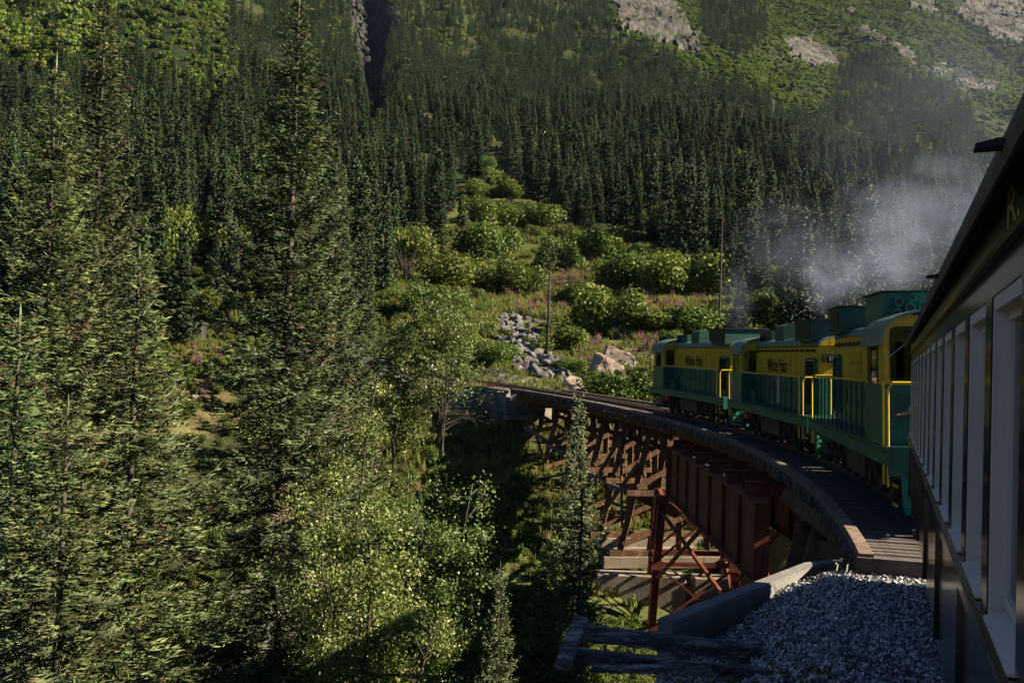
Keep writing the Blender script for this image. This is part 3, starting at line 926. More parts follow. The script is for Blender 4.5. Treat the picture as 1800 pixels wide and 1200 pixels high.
LW = 1.30     # half width over the running board
def make_loco(number, label, white_door=False, horn_box=False):
    """local frame: x forward (cab end), y to the left, z up from the rail head"""
    root = empty('locomotive', (0, 0, 0), 0, label, 'locomotive', 'green and yellow diesel locomotives coupled on the bridge')
    def part(mb, name, mat, parent=root, **k): return mb.build(name, M[mat], parent, **k)
    L = 5.75
    deck = 1.12
    # frame and running board
    m = MB(); m.box(-L, L, -LW, LW, deck - .27, deck - .03); fr = part(m, 'frame', 'green')
    m = MB(); m.box(-L + .02, L - .02, -LW + .02, LW - .02, deck - .028, deck); part(m, 'running_board', 'darkgreen')
    HW = .74; x0, x1 = -5.0, 3.25; zt = 2.98; split = 2.02
    # hood: green below, yellow above, each side broken into doors
    m = MB(); m.box(x0, x1, -HW, HW, deck + .002, split); hg = part(m, 'lower_hood', 'green')
    m = MB(); m.box(x0, x1, -HW, HW, split + .002, zt - .12); hy = part(m, 'upper_hood', 'yellow')
    def arc(w, z0, rise, n=10, th=.05):
        top = [(w * cos(pi * k / n), z0 + rise * sin(pi * k / n) ** .8) for k in range(n + 1)]
        return top
    poly = arc(HW + .03, zt - .118, .22)
    m = MB(); m.prism(poly, 'x', x0 - .03, x1); part(m, 'hood_roof', 'roofgreen')
    # yellow infill on the rear end above the side plates
    m = MB(); m.prism([(p[0] * .95, p[1] - .03) for p in poly], 'x', x0 - .045, x0 - .032); part(m, 'rear_panel', 'yellow')
    for sy in (1, -1):
        # door panels proud of the hood
        xs = x1 - .15; k = 0
        widths = [.55, .42, .55, .42, .6, .55, .55, .45, .45, .42]
        for w in widths:
            xe = xs - w
            if xe < x0 + 1.35: break
            for (za, zb, par, mt) in ((deck + .1, split - .06, hg, 'green'), (split + .06, zt - .38, hy, 'yellow')):
                ya, yb = (HW + .003, HW + .028) if sy > 0 else (-HW - .028, -HW - .003)
                m = MB(); m.box(xe + .02, xs - .02, ya, yb, za, zb)
                mt2 = mt
                if white_door and k == 6 and mt == 'green': mt2 = 'door_white'
                d = part(m, 'door', mt2, par)
                if mt2 == 'door_white': d['label'] = 'pale grey lower hood door'
                h = MB(); hy0 = HW + .028 if sy > 0 else -HW - .058
                h.box(xe + .05, xe + .07, hy0 + .008, hy0 + .02, (za + zb) / 2 - .03, (za + zb) / 2 + .03); part(h, 'latch', 'black', d)
                if k in (7, 8) and mt == 'yellow' or k in (1,) and mt == 'yellow':
                    for q in range(9):
                        zz = za + .06 + q * (zb - za - .12) / 9
                        s_ = MB(); s_.box(xe + .1, xs - .08, ya - .0 if sy < 0 else yb + .001, (ya - .016) if sy < 0 else yb + .016, zz, zz + .035); part(s_, 'louvre', 'yellow', d)
            xs = xe; k += 1
        # big dark radiator shutter at the rear, green frame
        gx0, gx1 = x0 + .25, x0 + 1.15
        ya = HW if sy > 0 else -HW - .09
        yb = ya + .09
        fr_ = MB()
        fr_.box(gx0 - .07, gx0, ya + .003, yb, deck + .15, 2.5); fr_.box(gx1, gx1 + .07, ya + .003, yb, deck + .15, 2.5)
        fr_.box(gx0, gx1, ya + .003, yb, 2.44, 2.5); fr_.box(gx0, gx1, ya + .003, yb, deck + .15, deck + .21)
        rf = part(fr_, 'radiator_frame', 'green', root)
        b_ = MB(); b_.box(gx0, gx1, ya + .004 if sy > 0 else yb - .02, ya + .02 if sy > 0 else yb - .004, deck + .21, 2.44); part(b_, 'radiator_back', 'black', rf)
        for q in range(14):
            zz = deck + .25 + q * .084
            s_ = MB(); s_.add([(gx0, ya + .03, zz), (gx1, ya + .03, zz), (gx1, ya + .075, zz + .05), (gx0, ya + .075, zz + .05),
                               (gx0, ya + .03, zz + .012), (gx1, ya + .03, zz + .012), (gx1, ya + .075, zz + .062), (gx0, ya + .075, zz + .062)],
                              [(0, 1, 2, 3), (7, 6, 5, 4), (0, 4, 5, 1), (1, 5, 6, 2), (2, 6, 7, 3), (3, 7, 4, 0)])
            part(s_, 'shutter', 'black', rf)
    # black lettering on the left side and the right side
    if number:
        t = text_obj("White Pass", .56, M['black'], root, (-.1, HW + .052, 2.12), (pi / 2, 0, pi), sx=1.05)
        t = text_obj("White Pass", .56, M['black'], root, (-.1, -HW - .052, 2.12), (pi / 2, 0, 0), sx=1.05)
    # rear end face: number board, headlight, sand filler
    nb = MB(); nb.box(x0 - .09, x0 - .003, .08, .66, 2.42, 2.62); n_ = part(nb, 'number_board', 'black')
    if number: text_obj(number, .17, M['white'], n_, (x0 - .094, .37, 2.455), (pi / 2, 0, -pi / 2), 'number', .002)
    for yy in (.22,):
        h = MB(); h.tube([(x0 - .1, yy, 2.78), (x0 - .003, yy, 2.78)], .075, 14); part(h, 'headlight', 'black')
    # cab
    c0, c1 = 3.25, 5.05; CWD = 1.27; cz = 2.72
    poly = [(CWD, cz)] + [(CWD * cos(pi * k / 12), cz + .44 * sin(pi * k / 12) ** .85) for k in range(1, 12)] + [(-CWD, cz)]
    # walls built round the openings
    def wall_y(ysgn):
        ya, yb = (CWD - .04, CWD) if ysgn > 0 else (-CWD, -CWD + .04)
        w0, w1, z0, z1 = c0 + .42, c1 - .42, 1.98, 2.58
        m = MB(); m.box(c0, c1, ya, yb, deck, split); lo = part(m, 'cab_side_lower', 'green')
        m = MB(); m.box(c0, w0, ya, yb, split + .002, cz); m.box(w1, c1, ya, yb, split + .002, cz); m.box(w0, w1, ya, yb, z1, cz); cs = part(m, 'cab_side', 'yellow')
        g = MB(); g.box(w0, w1, (ya + yb) / 2 - .004, (ya + yb) / 2 + .004, split + .01, z1); part(g, 'window', 'glass', cs)
        f = MB()
        yy = yb if ysgn > 0 else ya - .02
        f.box(w0 - .03, w0, yy + .001, yy + .019, split + .02, z1 + .03); f.box(w1, w1 + .03, yy + .001, yy + .019, split + .02, z1 + .03); f.box(w0, w1, yy + .001, yy + .019, z1, z1 + .03)
        part(f, 'window_frame', 'black', cs)
    wall_y(1); wall_y(-1)
    def rounded(y0, y1, z0, z1, r, n=5):
        pts = []
        for (cy, cz_, a0) in ((y1 - r, z1 - r, 0), (y0 + r, z1 - r, pi / 2), (y0 + r, z0 + r, pi), (y1 - r, z0 + r, 3 * pi / 2)):
            for k in range(n + 1):
                a = a0 + pi / 2 * k / n
                pts.append((cy + r * cos(a), cz_ + r * sin(a)))
        return pts
    def end_wall(x, rear):
        """cab end wall with two rounded windows cut through"""
        th = .04
        bm = bmesh.new()
        outer = [(-CWD + .002, split + .002)] + [(CWD - .002, split + .002)] + poly
        holes = [rounded(.62, 1.12, 2.06, 2.86 if not rear else 2.7, .1), rounded(-1.12, -.62, 2.06, 2.86 if not rear else 2.7, .1)]
        if not rear: holes.append(rounded(-.16, .16, 2.55, 2.8, .06))
        edges = []
        for lp in [outer] + holes:
            vs = [bm.verts.new((x, p[0], p[1])) for p in lp]
            for i in range(len(vs)): edges.append(bm.edges.new((vs[i], vs[(i + 1) % len(vs)])))
        bmesh.ops.triangle_fill(bm, use_beauty=True, edges=edges)
        r = bmesh.ops.extrude_face_region(bm, geom=list(bm.faces))
        vv = [v for v in r['geom'] if isinstance(v, bmesh.types.BMVert)]
        bmesh.ops.translate(bm, verts=vv, vec=(th, 0, 0))
        bmesh.ops.recalc_face_normals(bm, faces=bm.faces)
        me = bpy.data.meshes.new('cab_end'); bm.to_mesh(me); bm.free(); me.materials.append(M['yellow'])
        w = link('cab_end', me, root)
        for hp in holes:
            g = MB(); g.prism(hp, 'x', x + .018, x + .022); part(g, 'window', 'glass', w)
            for fx0, fx1 in ((x - .014, x - .001), (x + th + .001, x + th + .014)):
                # rubber frame ring
                cyy = sum(p[0] for p in hp) / len(hp); czz = sum(p[1] for p in hp) / len(hp)
                big = [(cyy + (p[0] - cyy) * 1.09, czz + (p[1] - czz) * 1.06) for p in hp]
                n = len(hp); vs = []; fs = []
                for xx in (fx0, fx1):
                    for p in hp: vs.append((xx, p[0], p[1]))
                    for p in big: vs.append((xx, p[0], p[1]))
                for i in range(n):
                    j = (i + 1) % n
                    fs += [(i, j, n + j, n + i), (2*n+i, 3*n+i, 3*n+j, 2*n+j), (n+i, n+j, 3*n+j, 3*n+i), (i, 2*n+i, 2*n+j, j)]
                q = MB(); q.add(vs, fs); part(q, 'window_frame', 'black', w)
        m = MB(); m.box(x, x + th, -CWD + .002, CWD - .002, deck + .002, split); lo = part(m, 'cab_end_lower', 'green')
        if not rear:
            # wipers, grab irons, vent louvres
            for yy in (.87, -.87):
                wv = MB(); wv.tube([(x + .075, yy - .3, 2.42), (x + .07, yy + .18, 2.78)], .006, 5); part(wv, 'wiper', 'door_white', w)
                for q in range(7):
                    v = MB(); v.box(x + th + .001, x + th + .02, yy - .18, yy + .18, 1.5 + q * .055, 1.53 + q * .055); part(v, 'vent_louvre', 'darkgreen', lo)
            dd = MB(); dd.box(x + th + .002, x + th + .03, -.3, .3, deck + .1, 1.98); part(dd, 'end_door', 'green', lo)
        return w
    end_wall(c0, True); end_wall(c1 - .04, False)
    m = MB(); m.box(c0 + .05, c1 - .05, -CWD + .05, CWD - .05, deck + .003, deck + .03); part(m, 'cab_floor', 'inside')
    m = MB(); m.box(c0 + .3, c0 + .8, .5, .95, deck + .03, 1.9); m.box(c0 + .25, c0 + .36, .5, .95, 1.9, 2.45); part(m, 'seat', 'inside')
    m = MB(); m.box(c1 - .75, c1 - .3, .2, .9, deck + .03, 2.02); part(m, 'control_stand', 'inside')
    # cab roof: curved sheet with overhanging eaves
    outer = [(p[0] * 1.035, p[1] + .03) for p in poly]; outer = [(CWD * 1.05, cz - .12)] + outer + [(-CWD * 1.05, cz - .12)]
    inner = [(-CWD * 1.02, cz - .12)] + [(p[0] * 1.006, p[1] + .002) for p in reversed(poly)] + [(CWD * 1.02, cz - .12)]
    # sheet as thick strip
    n = len(outer); inn = list(reversed(inner)); vs = []; fs = []
    for xx in (c0 - .10, c1 + .12):
        for p in outer: vs.append((xx, p[0], p[1]))
        for p in inn: vs.append((xx, p[0], p[1]))
    for i in range(n - 1):
        fs += [(i, i+1, n+i+1, n+i), (2*n+i, 3*n+i, 3*n+i+1, 2*n+i+1), (i, 2*n+i, 2*n+i+1, i+1), (n+i, n+i+1, 3*n+i+1, 3*n+i)]
    fs += [(0, n, 3*n, 2*n), (n-1, 3*n-1, 4*n-1, 2*n-1)]
    m = MB(); m.add(vs, fs); part(m, 'cab_roof', 'roofgreen')
    # roof boxes: low box, arch-topped box, exhaust stack, rear fan box
    m = MB(); m.box(1.9, 3.1, -.5, .5, zt + .09, zt + .36); rb = part(m, 'roof_box', 'darkgreen')
    m = MB(); m.box(3.12, 3.2, .35, .62, zt - .2, zt + .34); part(m, 'roof_horn_bracket', 'black')
    m = MB(); m.prism([(-.62, zt + .02), (.62, zt + .02), (.62, zt + .42)] + [(.62 * cos(pi * k / 8), zt + .42 + .12 * sin(pi * k / 8)) for k in range(1, 8)] + [(-.62, zt + .42)], 'x', -.35, .85); part(m, 'arched_box', 'darkgreen')
    m = MB(); m.box(-1.6, -.75, -.3, .3, zt + .02, zt + .5)
    m.box(-1.68, -.68, -.38, .38, zt + .502, zt + .56); part(m, 'exhaust_stack', 'black')
    m = MB(); m.box(-4.75, -2.9, -.9, .9, zt - .03, zt + .5); fbx = part(m, 'fan_box', 'darkgreen')
    m = MB(); m.box(-4.82, -2.83, -.95, .95, zt + .502, zt + .53); part(m, 'lid', 'black', fbx)
    for q in range(10):
        for sy in (1, -1):
            ya = .903 if sy > 0 else -.925
            s_ = MB(); s_.box(-4.65, -3.0, ya, ya + .022, zt + .03 + q * .044, zt + .052 + q * .044); part(s_, 'louvre', 'black', fbx)
    if horn_box:
        m = MB(); m.box(1.2, 3.15, -.95, 1.0, zt + .03, zt + .50); hb = part(m, 'air_box', 'green')
        m = MB(); m.box(1.14, 3.22, -1.0, 1.06, zt + .502, zt + .53); part(m, 'lid', 'black', hb)
        for (yy, zz, r) in ((-.72, .16, .08), (-.49, .23, .10), (-.69, .34, .08), (-.27, .27, .085), (-.46, .41, .065)):
            h = MB(); h.tube([(3.152, yy, zt + zz), (3.38, yy, zt + zz)], [r * .55, r], 16); part(h, 'horn', 'green', hb)
            h = MB(); h.tube([(3.381, yy, zt + zz), (3.39, yy, zt + zz)], [r * .62, r * .62], 16); part(h, 'horn_mouth', 'black', hb)
    # conduit with junction boxes under the roof edge, hand holds on the doors
    if number != "101":
        for sy in (1, -1):
            yy = sy * (HW + .045)
            cd = MB(); cd.tube([(x0 + .3, yy, 2.72), (-1.5, yy, 2.70), (.4, yy, 2.72), (x1 - .1, yy, 2.71)], .016, 5); co = part(cd, 'conduit', 'black')
            for k in range(13):
                xx = x0 + .5 + k * .6
                jb = MB(); jb.box(xx - .05, xx + .05, yy - .022, yy + .022, 2.68, 2.75); part(jb, 'junction_box', 'black', co)
    for sy in (1, -1):
        for k in range(4):
            xx = x0 + 1.5 + k * 1.25
            yy = sy * (HW + .03)
            hh_ = MB(); hh_.tube([(xx, yy, 1.55), (xx, yy + sy * .05, 1.57), (xx, yy + sy * .05, 1.83), (xx, yy, 1.85)], .012, 5); part(hh_, 'door_handle', 'black')
        bx_ = MB(); ya, yb = sorted((sy * (HW + .03), sy * (HW + .26))); bx_.box(2.3, 3.1, ya, yb, deck + .002, deck + .38); part(bx_, 'battery_box', 'green')
        # row of bolts along the cab side and the frame
        bo = MB()
        for k in range(46):
            xx = -L + .12 + k * .25
            ya = sy * LW; bo.box(xx - .014, xx + .014, min(ya, ya + sy * .012), max(ya, ya + sy * .012), deck - .08, deck - .052)
        b2 = part(bo, 'bolts', 'darkgreen'); b2['kind'] = 'stuff'
    # grab irons along the roof edge
    g = MB(); g.tube([(x0 + .1, HW + .03, zt - .16), (x1 - .1, HW + .03, zt - .16)], .014, 5)
    for k in range(9):
        xx = x0 + .3 + k * .95
        g.tube([(xx, HW, zt - .16), (xx, HW + .03, zt - .16)], .012, 4)
    part(g, 'grab_rail', 'black')
    # handrails along the running board
    for sy in (1, -1):
        y = sy * (LW - .03)
        t = MB(); t.tube([(-4.85, y, 2.05), (3.2, y, 2.05)], .021, 6); part(t, 'handrail', 'railyellow')
        for k in range(12):
            xx = -4.7 + k * .69
            t = MB(); t.tube([(xx, y + sy * .012, .93), (xx, y, 2.03)], .017, 5); part(t, 'stanchion', 'darkgreen')
        for xe, sg in ((-4.85, -1), (5.2, 1)):
            # yellow upright with rounded corner, beside the end steps
            for dx in ((0, .42) if sg < 0 else (0, .42)):
                pts = [(xe + sg * dx, y, .55), (xe + sg * dx, y, 1.96), (xe + sg * (dx - .05), y, 2.04), (xe + sg * (dx - .22), y, 2.06)] if dx == 0 else \
                      [(xe + sg * dx, y, .55), (xe + sg * dx, y, 1.96), (xe + sg * dx, y - sy * .07, 2.05), (xe + sg * dx, y - sy * .75, 2.05), (xe + sg * dx, y - sy * .78, 1.98), (xe + sg * dx, y - sy * .78, 1.15)]
                t = MB(); t.tube(pts, .022, 6); part(t, 'end_handrail', 'railyellow')
            for q in range(3):
                st = MB(); st.box(xe + (sg > 0) * .03 - (sg < 0) * .39, xe + (sg > 0) * .39 - (sg < 0) * .03, y - sy * .3 - .14, y - sy * .3 + .14 + .0, .26 + q * .28, .29 + q * .28)
                so = part(st, 'step', 'darkgreen')
                ed = MB(); yy = y - sy * .3 + sy * .155
                ed.box(xe + (sg > 0) * .03 - (sg < 0) * .39, xe + (sg > 0) * .39 - (sg < 0) * .03, yy - .012, yy + .012, .255 + q * .28, .295 + q * .28); part(ed, 'step_edge', 'railyellow', so)
    # end plates with plough
    for sg in (1, -1):
        xa = sg * L
        m = MB(); m.box(min(xa, xa + sg * .05), max(xa, xa + sg * .05), -LW, LW, .72, deck + .02); part(m, 'end_beam', 'green')
        n = 9; vs = []; fs = []
        for i in range(n):
            y = -1.1 + 2.2 * i / (n - 1)
            bow = .38 * (1 - (y / 1.1) ** 2)
            for (zz, fx) in ((.74, 0.06), (.5, 0.12), (.3, .2), (.12, .34)):
                vs.append((xa + sg * (fx + bow * (1.0 if zz < .7 else .6)), y, zz + (0 if zz > .2 else .10 * abs(y))))
        for i in range(n - 1):
            for k in range(3): fs.append((i*4+k, i*4+k+1, (i+1)*4+k+1, (i+1)*4+k))
        m = MB(); m.add(vs, fs); pl = part(m, 'plough', 'green')
        so = pl.modifiers.new('thick', 'SOLIDIFY'); so.thickness = .03
        m = MB(); m.box(min(xa, xa + sg * .55), max(xa, xa + sg * .55), -.11, .11, .66, .88); m.tube([(xa + sg * .5, -.14, .77), (xa + sg * .72, .1, .77)], .11, 8); part(m, 'coupler', 'truck')
        for yy in (.45, -.45, .7, -.7):
            m = MB(); m.tube([(xa + sg * .06, yy, .92), (xa + sg * .2, yy, .9), (xa + sg * .27, yy, .75), (xa + sg * .25, yy, .55)], .022, 6); part(m, 'air_hose', 'green' if abs(yy) > .5 else 'black')
    # trucks: three axles each
    for cx in (3.15, -3.15):
        tr = MB()
        for sy in (1, -1):
            y = sy * .84
            tr.prism([(cx - 1.65, .62), (cx - 1.45, .38), (cx - 1.0, .44), (cx - .6, .36), (cx + .6, .36), (cx + 1.0, .44), (cx + 1.45, .38), (cx + 1.65, .62), (cx + 1.2, .74), (cx - 1.2, .74)], 'y', y - .05, y + .05)
            for ax in (-1.2, 0, 1.2):
                tr.box(cx + ax - .13, cx + ax + .13, y + sy * .055 - .0 if sy > 0 else y - .155, y + .155 if sy > 0 else y - .055, .26, .54)
            for ax in (-.6, .6):
                tr.tube([(cx + ax, y + sy * .09, .42), (cx + ax, y + sy * .09, .72)], .08, 8)
        to = part(tr, 'truck', 'truck')
        for ax in (-1.2, 0, 1.2):
            for sy in (1, -1):
                w = MB(); w.tube([(cx + ax, sy * .46, .46), (cx + ax, sy * .575, .46)], .46, 24); w.tube([(cx + ax, sy * .575, .46), (cx + ax, sy * .62, .46)], [.36, .1], 16)
                part(w, 'wheel', 'truck', to)
            w = MB(); w.tube([(cx + ax, -.5, .46), (cx + ax, .5, .46)], .09, 8); part(w, 'axle', 'truck', to)
    m = MB(); m.prism([(-.98, .78), (-.98, .34), (-.75, .2), (.75, .2), (.98, .34), (.98, .78)], 'x', -1.25, 1.25)
    part(m, 'fuel_tank', 'tank')
    m = MB(); m.tube([(1.28, .8, .66), (1.75, .8, .66)], .11, 10); m.tube([(-1.3, .8, .62), (-1.7, .8, .62)], .09, 10); part(m, 'air_reservoir', 'tank')
    m = MB(); m.box(3.0, 3.32, .98, 1.14, .6, .83); part(m, 'sand_box', 'orange')
    m = MB()
    for k in range(5): m.tube([(-4.9 + k * 2.4, 1.2, .8), (-3.0 + k * 1.9, 1.18, .74)], .02, 5)
    part(m, 'brake_pipe', 'truck')
    return root

def place_loco(o, s_mid, reverse=False, sc=(1, 1, 1), dz=0.0):
    a, b = track(s_mid - 4.2, 0, .022), track(s_mid + 4.2, 0, .022)
    c = (a + b) / 2; d = (b - a).normalized()
    if reverse: d = -d
    c.z += dz
    l = Vector((0, 0, 1)).cross(d).normalized()
    up = d.cross(l)
    cant = radians(1.6) * (1 if not reverse else -1)       # superelevation leans into the curve
    R = Matrix((d, l, up)).transposed()
    R = Matrix.Rotation(0, 3, 'X') @ R @ Matrix.Rotation(-cant, 3, 'X')
    o.matrix_world = Matrix.Translation(c) @ R.to_4x4() @ Matrix.Diagonal((*sc, 1))
SL = s_at_y(17.7, 1.3)
l3 = make_loco(None, 'nearest green and yellow locomotive, cab with large window facing us, next to the coach', horn_box=True)
place_loco(l3, SL + 5.2, True, (.9, 1.10, 1.24))
l2 = make_loco("104", 'middle green and yellow locomotive with number board 104 and pale hood door', white_door=True)
place_loco(l2, SL + 16.9, sc=(1, 1.05, 1.2))
l1 = make_loco("101", 'farthest green and yellow locomotive leading the train across the bridge')
place_loco(l1, SL + 29.0, sc=(1, 1.05, 1.2))
for ch in l1.children_recursive:
    if ch.name.startswith('number') and not ch.name.startswith('number_board'):
        bpy.data.objects.remove(ch); break

# ------------------------------------------------------------------ passenger coach beside the camera
def build_coach():
    a = atan2(661.8, 1751)
    D = Vector((sin(a), cos(a), 0)); Nn = Vector((cos(a), -sin(a), 0))
    root = empty('passenger_coach', D * 6 + Nn * 1.75 + Vector((0, 0, -2.45)), 0, 'dark glossy passenger coach with grey framed windows, close on the right', 'coach')
    rm = Matrix((D, -Nn, Vector((0, 0, 1)))).transposed().to_4x4()
    root.matrix_world = Matrix.Translation(Nn * 0.303) @ rm @ Matrix.Rotation(0, 4, 'X')
    # local: x ahead along the coach, y to the left (0 = outer wall plane, negative inside), z relative to the eye
    def part(mb, name, mat, parent=root, **k): return mb.build(name, M[mat], parent, **k)
    X0, X1 = -3.0, 15.0  # front end lengthened to narrow the sunny gap before the locomotive
    Wd = 2.7
    zs, zh = -.725, .272           # window opening
    pitch = .951; pw = .20
    first = 2.62                   # x of a pier centre
    # lower wall in panels between ribs
    m = MB(); m.box(X0, X1, -.05, 0, -1.50, -.80); part(m, 'side_panel', 'coach')
    k = -6
    xs = []
    while first + k * pitch < X1 + .1:
        xs.append(first + k * pitch); k += 1
    for i, xc in enumerate(xs):
        if xc < X0 + .1 or xc > X1 - .1: continue
        m = MB(); m.box(xc - pw / 2, xc + pw / 2, -.10, -.001, zs, zh); part(m, 'pier', 'coach')
        if i % 2 == 0:
            m = MB(); m.box(xc - .06, xc + .06, .001, .022, -1.5, -.80); part(m, 'rib', 'coach')
    # belt rail and sill
    m = MB(); m.box(X0, X1, -.05, .030, -.80, -.752); m.box(X0, X1, -.05, .012, -.7515, zs - .002); part(m, 'belt_rail', 'coach')
    # header, letterboard, moulding
    m = MB(); m.box(X0, X1, -.10, -.004, zh + .002, .372); part(m, 'window_header', 'coach')
    m = MB(); m.prism([(-.06, .374), (.022, .374), (.028, .384), (.020, .398), (-.06, .402)], 'x', X0, X1); part(m, 'moulding', 'coach')
    m = MB(); m.box(X0, X1, -.06, .004, .403, .545); lb = part(m, 'letterboard', 'letterboard')
    m = MB(); m.box(X0, X1, -.06, .024, .546, .566); m.box(X0, X1, -.06, .050, .567, .578); part(m, 'cornice', 'black')
    m = MB(); m.prism([(.055, .494), (.066, .494), (.068, .530), (.052, .60), (-.4, .70), (-1.35, .80), (-1.35, .78), (-.4, .68), (.040, .59), (.052, .579)], 'x', X0 - .05, X1 + 1.0); part(m, 'roof', 'roofbrown')  # overhang past the end wall added to keep sun off the gravel
    m = MB(); m.prism([(-1.352, .80), (-2.35, .70), (-2.78, .59), (-2.78, .55), (-2.7, .56), (-2.35, .67), (-1.352, .78)], 'x', X0 - .05, X1 + 1.0); part(m, 'far_roof', 'roofbrown')
    text_obj("R.", .155, M['gold'], lb, (2.86, .0065, .418), (pi / 2, 0, pi), 'lettering', .001, 2.5)
    # windows: deep grey casing, inner frame, glass
    for i, xc in enumerate(xs[:-1]):
        xa, xb = xc + pw / 2, xc + pitch - pw / 2
        if xb < X0 or xa > X1 - .1: continue
        d1 = .040
        m = MB()
        m.box(xa + .001, xa + .045, -d1 - .05, -.006, zs + .002, zh - .002)
        m.box(xb - .045, xb - .001, -d1 - .05, -.006, zs + .002, zh - .002)
        m.box(xa + .0455, xb - .0455, -d1 - .05, -.006, zh - .045, zh - .002)
        m.add([(xa + .0455, -.09, zs + .05), (xb - .0455, -.09, zs + .05), (xb - .0455, .012, zs + .008), (xa + .0455, .012, zs + .008),
               (xa + .0455, -.09, zs + .003), (xb - .0455, -.09, zs + .003), (xb - .0455, .012, zs + .002), (xa + .0455, .012, zs + .002)],
              [(0, 1, 2, 3), (7, 6, 5, 4), (0, 3, 7, 4), (1, 5, 6, 2), (2, 6, 7, 3), (0, 4, 5, 1)])
        w = part(m, 'window', 'coachgrey')
        f = MB()
        x_, y_, z_, t_ = xa + .046, xb - .046, zs + .052, zh - .046
        f.box(x_, x_ + .03, -.075, -.045, z_, t_); f.box(y_ - .03, y_, -.075, -.045, z_, t_)
        f.box(x_ + .0305, y_ - .0305, -.075, -.045, t_ - .03, t_); f.box(x_ + .0305, y_ - .0305, -.075, -.045, z_, z_ + .03)
        part(f, 'frame', 'coachgrey', w)
        g = MB(); g.box(x_ + .02, y_ - .02, -.064, -.060, z_ + .02, t_ - .02); part(g, 'pane', 'glass', w)
    # vanes at the eaves
    for xv in (2.52, 5.62, 8.75, 11.9):
        m = MB(); m.prism([(.0, .548), (.075, .560), (.125, .548), (.125, .538), (.07, .540), (.0, .534)], 'x', xv - .03, xv + .03); part(m, 'eave_bracket', 'black')
    # inside: floor, far wall, seats
    m = MB(); m.box(X0, X1, -Wd, -.052, -1.5, -1.42); part(m, 'floor', 'inside')
    m = MB(); m.box(X0, X1, -Wd - .05, -Wd, -1.5, -.6); m.box(X0, X1, -Wd - .05, -Wd, .35, .55)
    for xc in xs: 
        if X0 < xc < X1: m.box(xc - .1, xc + .1, -Wd - .05, -Wd, -.599, .349)
    part(m, 'far_wall', 'inside')
    m = MB(); m.box(X0, X1, -Wd + .05, -.1, .60, .62); part(m, 'ceiling', 'inside')
    for xe in (X1 - .05,):
        m = MB(); m.box(xe, xe + .05, -Wd, -.06, -1.41, .59); part(m, 'end_wall', 'coach')
    for k in range(11):
        for yy in (-.62, -2.1):
            xx = X0 + 1 + k * 1.1
            s = MB(); s.box(xx, xx + .45, yy - .45, yy + .45, -1.05, -.95); s.box(xx, xx + .09, yy - .45, yy + .45, -.95, -.35); part(s, 'seat', 'inside')
    # underframe, steps and trucks
    m = MB(); m.box(X0, X1, -Wd + .1, -.12, -1.72, -1.51); part(m, 'underframe', 'black')
    m = MB(); m.box(X1 + .0, X1 + .9, -Wd + .1, -.1, -1.56, -1.48); part(m, 'end_platform', 'black')
    for q in range(3):
        m = MB(); m.box(X1 + .1, X1 + .75, -.38, -.08, -1.75 - q * .22, -1.72 - q * .22); part(m, 'step', 'black')
    for xx in (X1 + .86,):
        for yy in (-.12, -.95):
            m = MB(); m.tube([(xx, yy, -1.48), (xx, yy, -.6)], .018, 6); part(m, 'platform_rail', 'black')
        m = MB(); m.tube([(xx, -.12, -.6), (xx, -.95, -.6)], .018, 6); part(m, 'platform_rail', 'black')
    for cx in (11.6, -1.0):
        m = MB()
        m.prism([(cx - 1.1, -2.0), (cx - .8, -1.8), (cx + .8, -1.8), (cx + 1.1, -2.0), (cx + .6, -2.12), (cx - .6, -2.12)], 'y', -.52, -.42)
        m.prism([(cx - 1.1, -2.0), (cx - .8, -1.8), (cx + .8, -1.8), (cx + 1.1, -2.0), (cx + .6, -2.12), (cx - .6, -2.12)], 'y', -2.3, -2.2)
        t = part(m, 'truck', 'truck')
        for ax in (-.8, .8):
            for yy in (-.95, -1.83):
                w = MB(); w.tube([(cx + ax, yy - .06, -2.12), (cx + ax, yy + .06, -2.12)], .38, 20); part(w, 'wheel', 'truck', t)
    return root, rm
coach, coach_rot = build_coach()

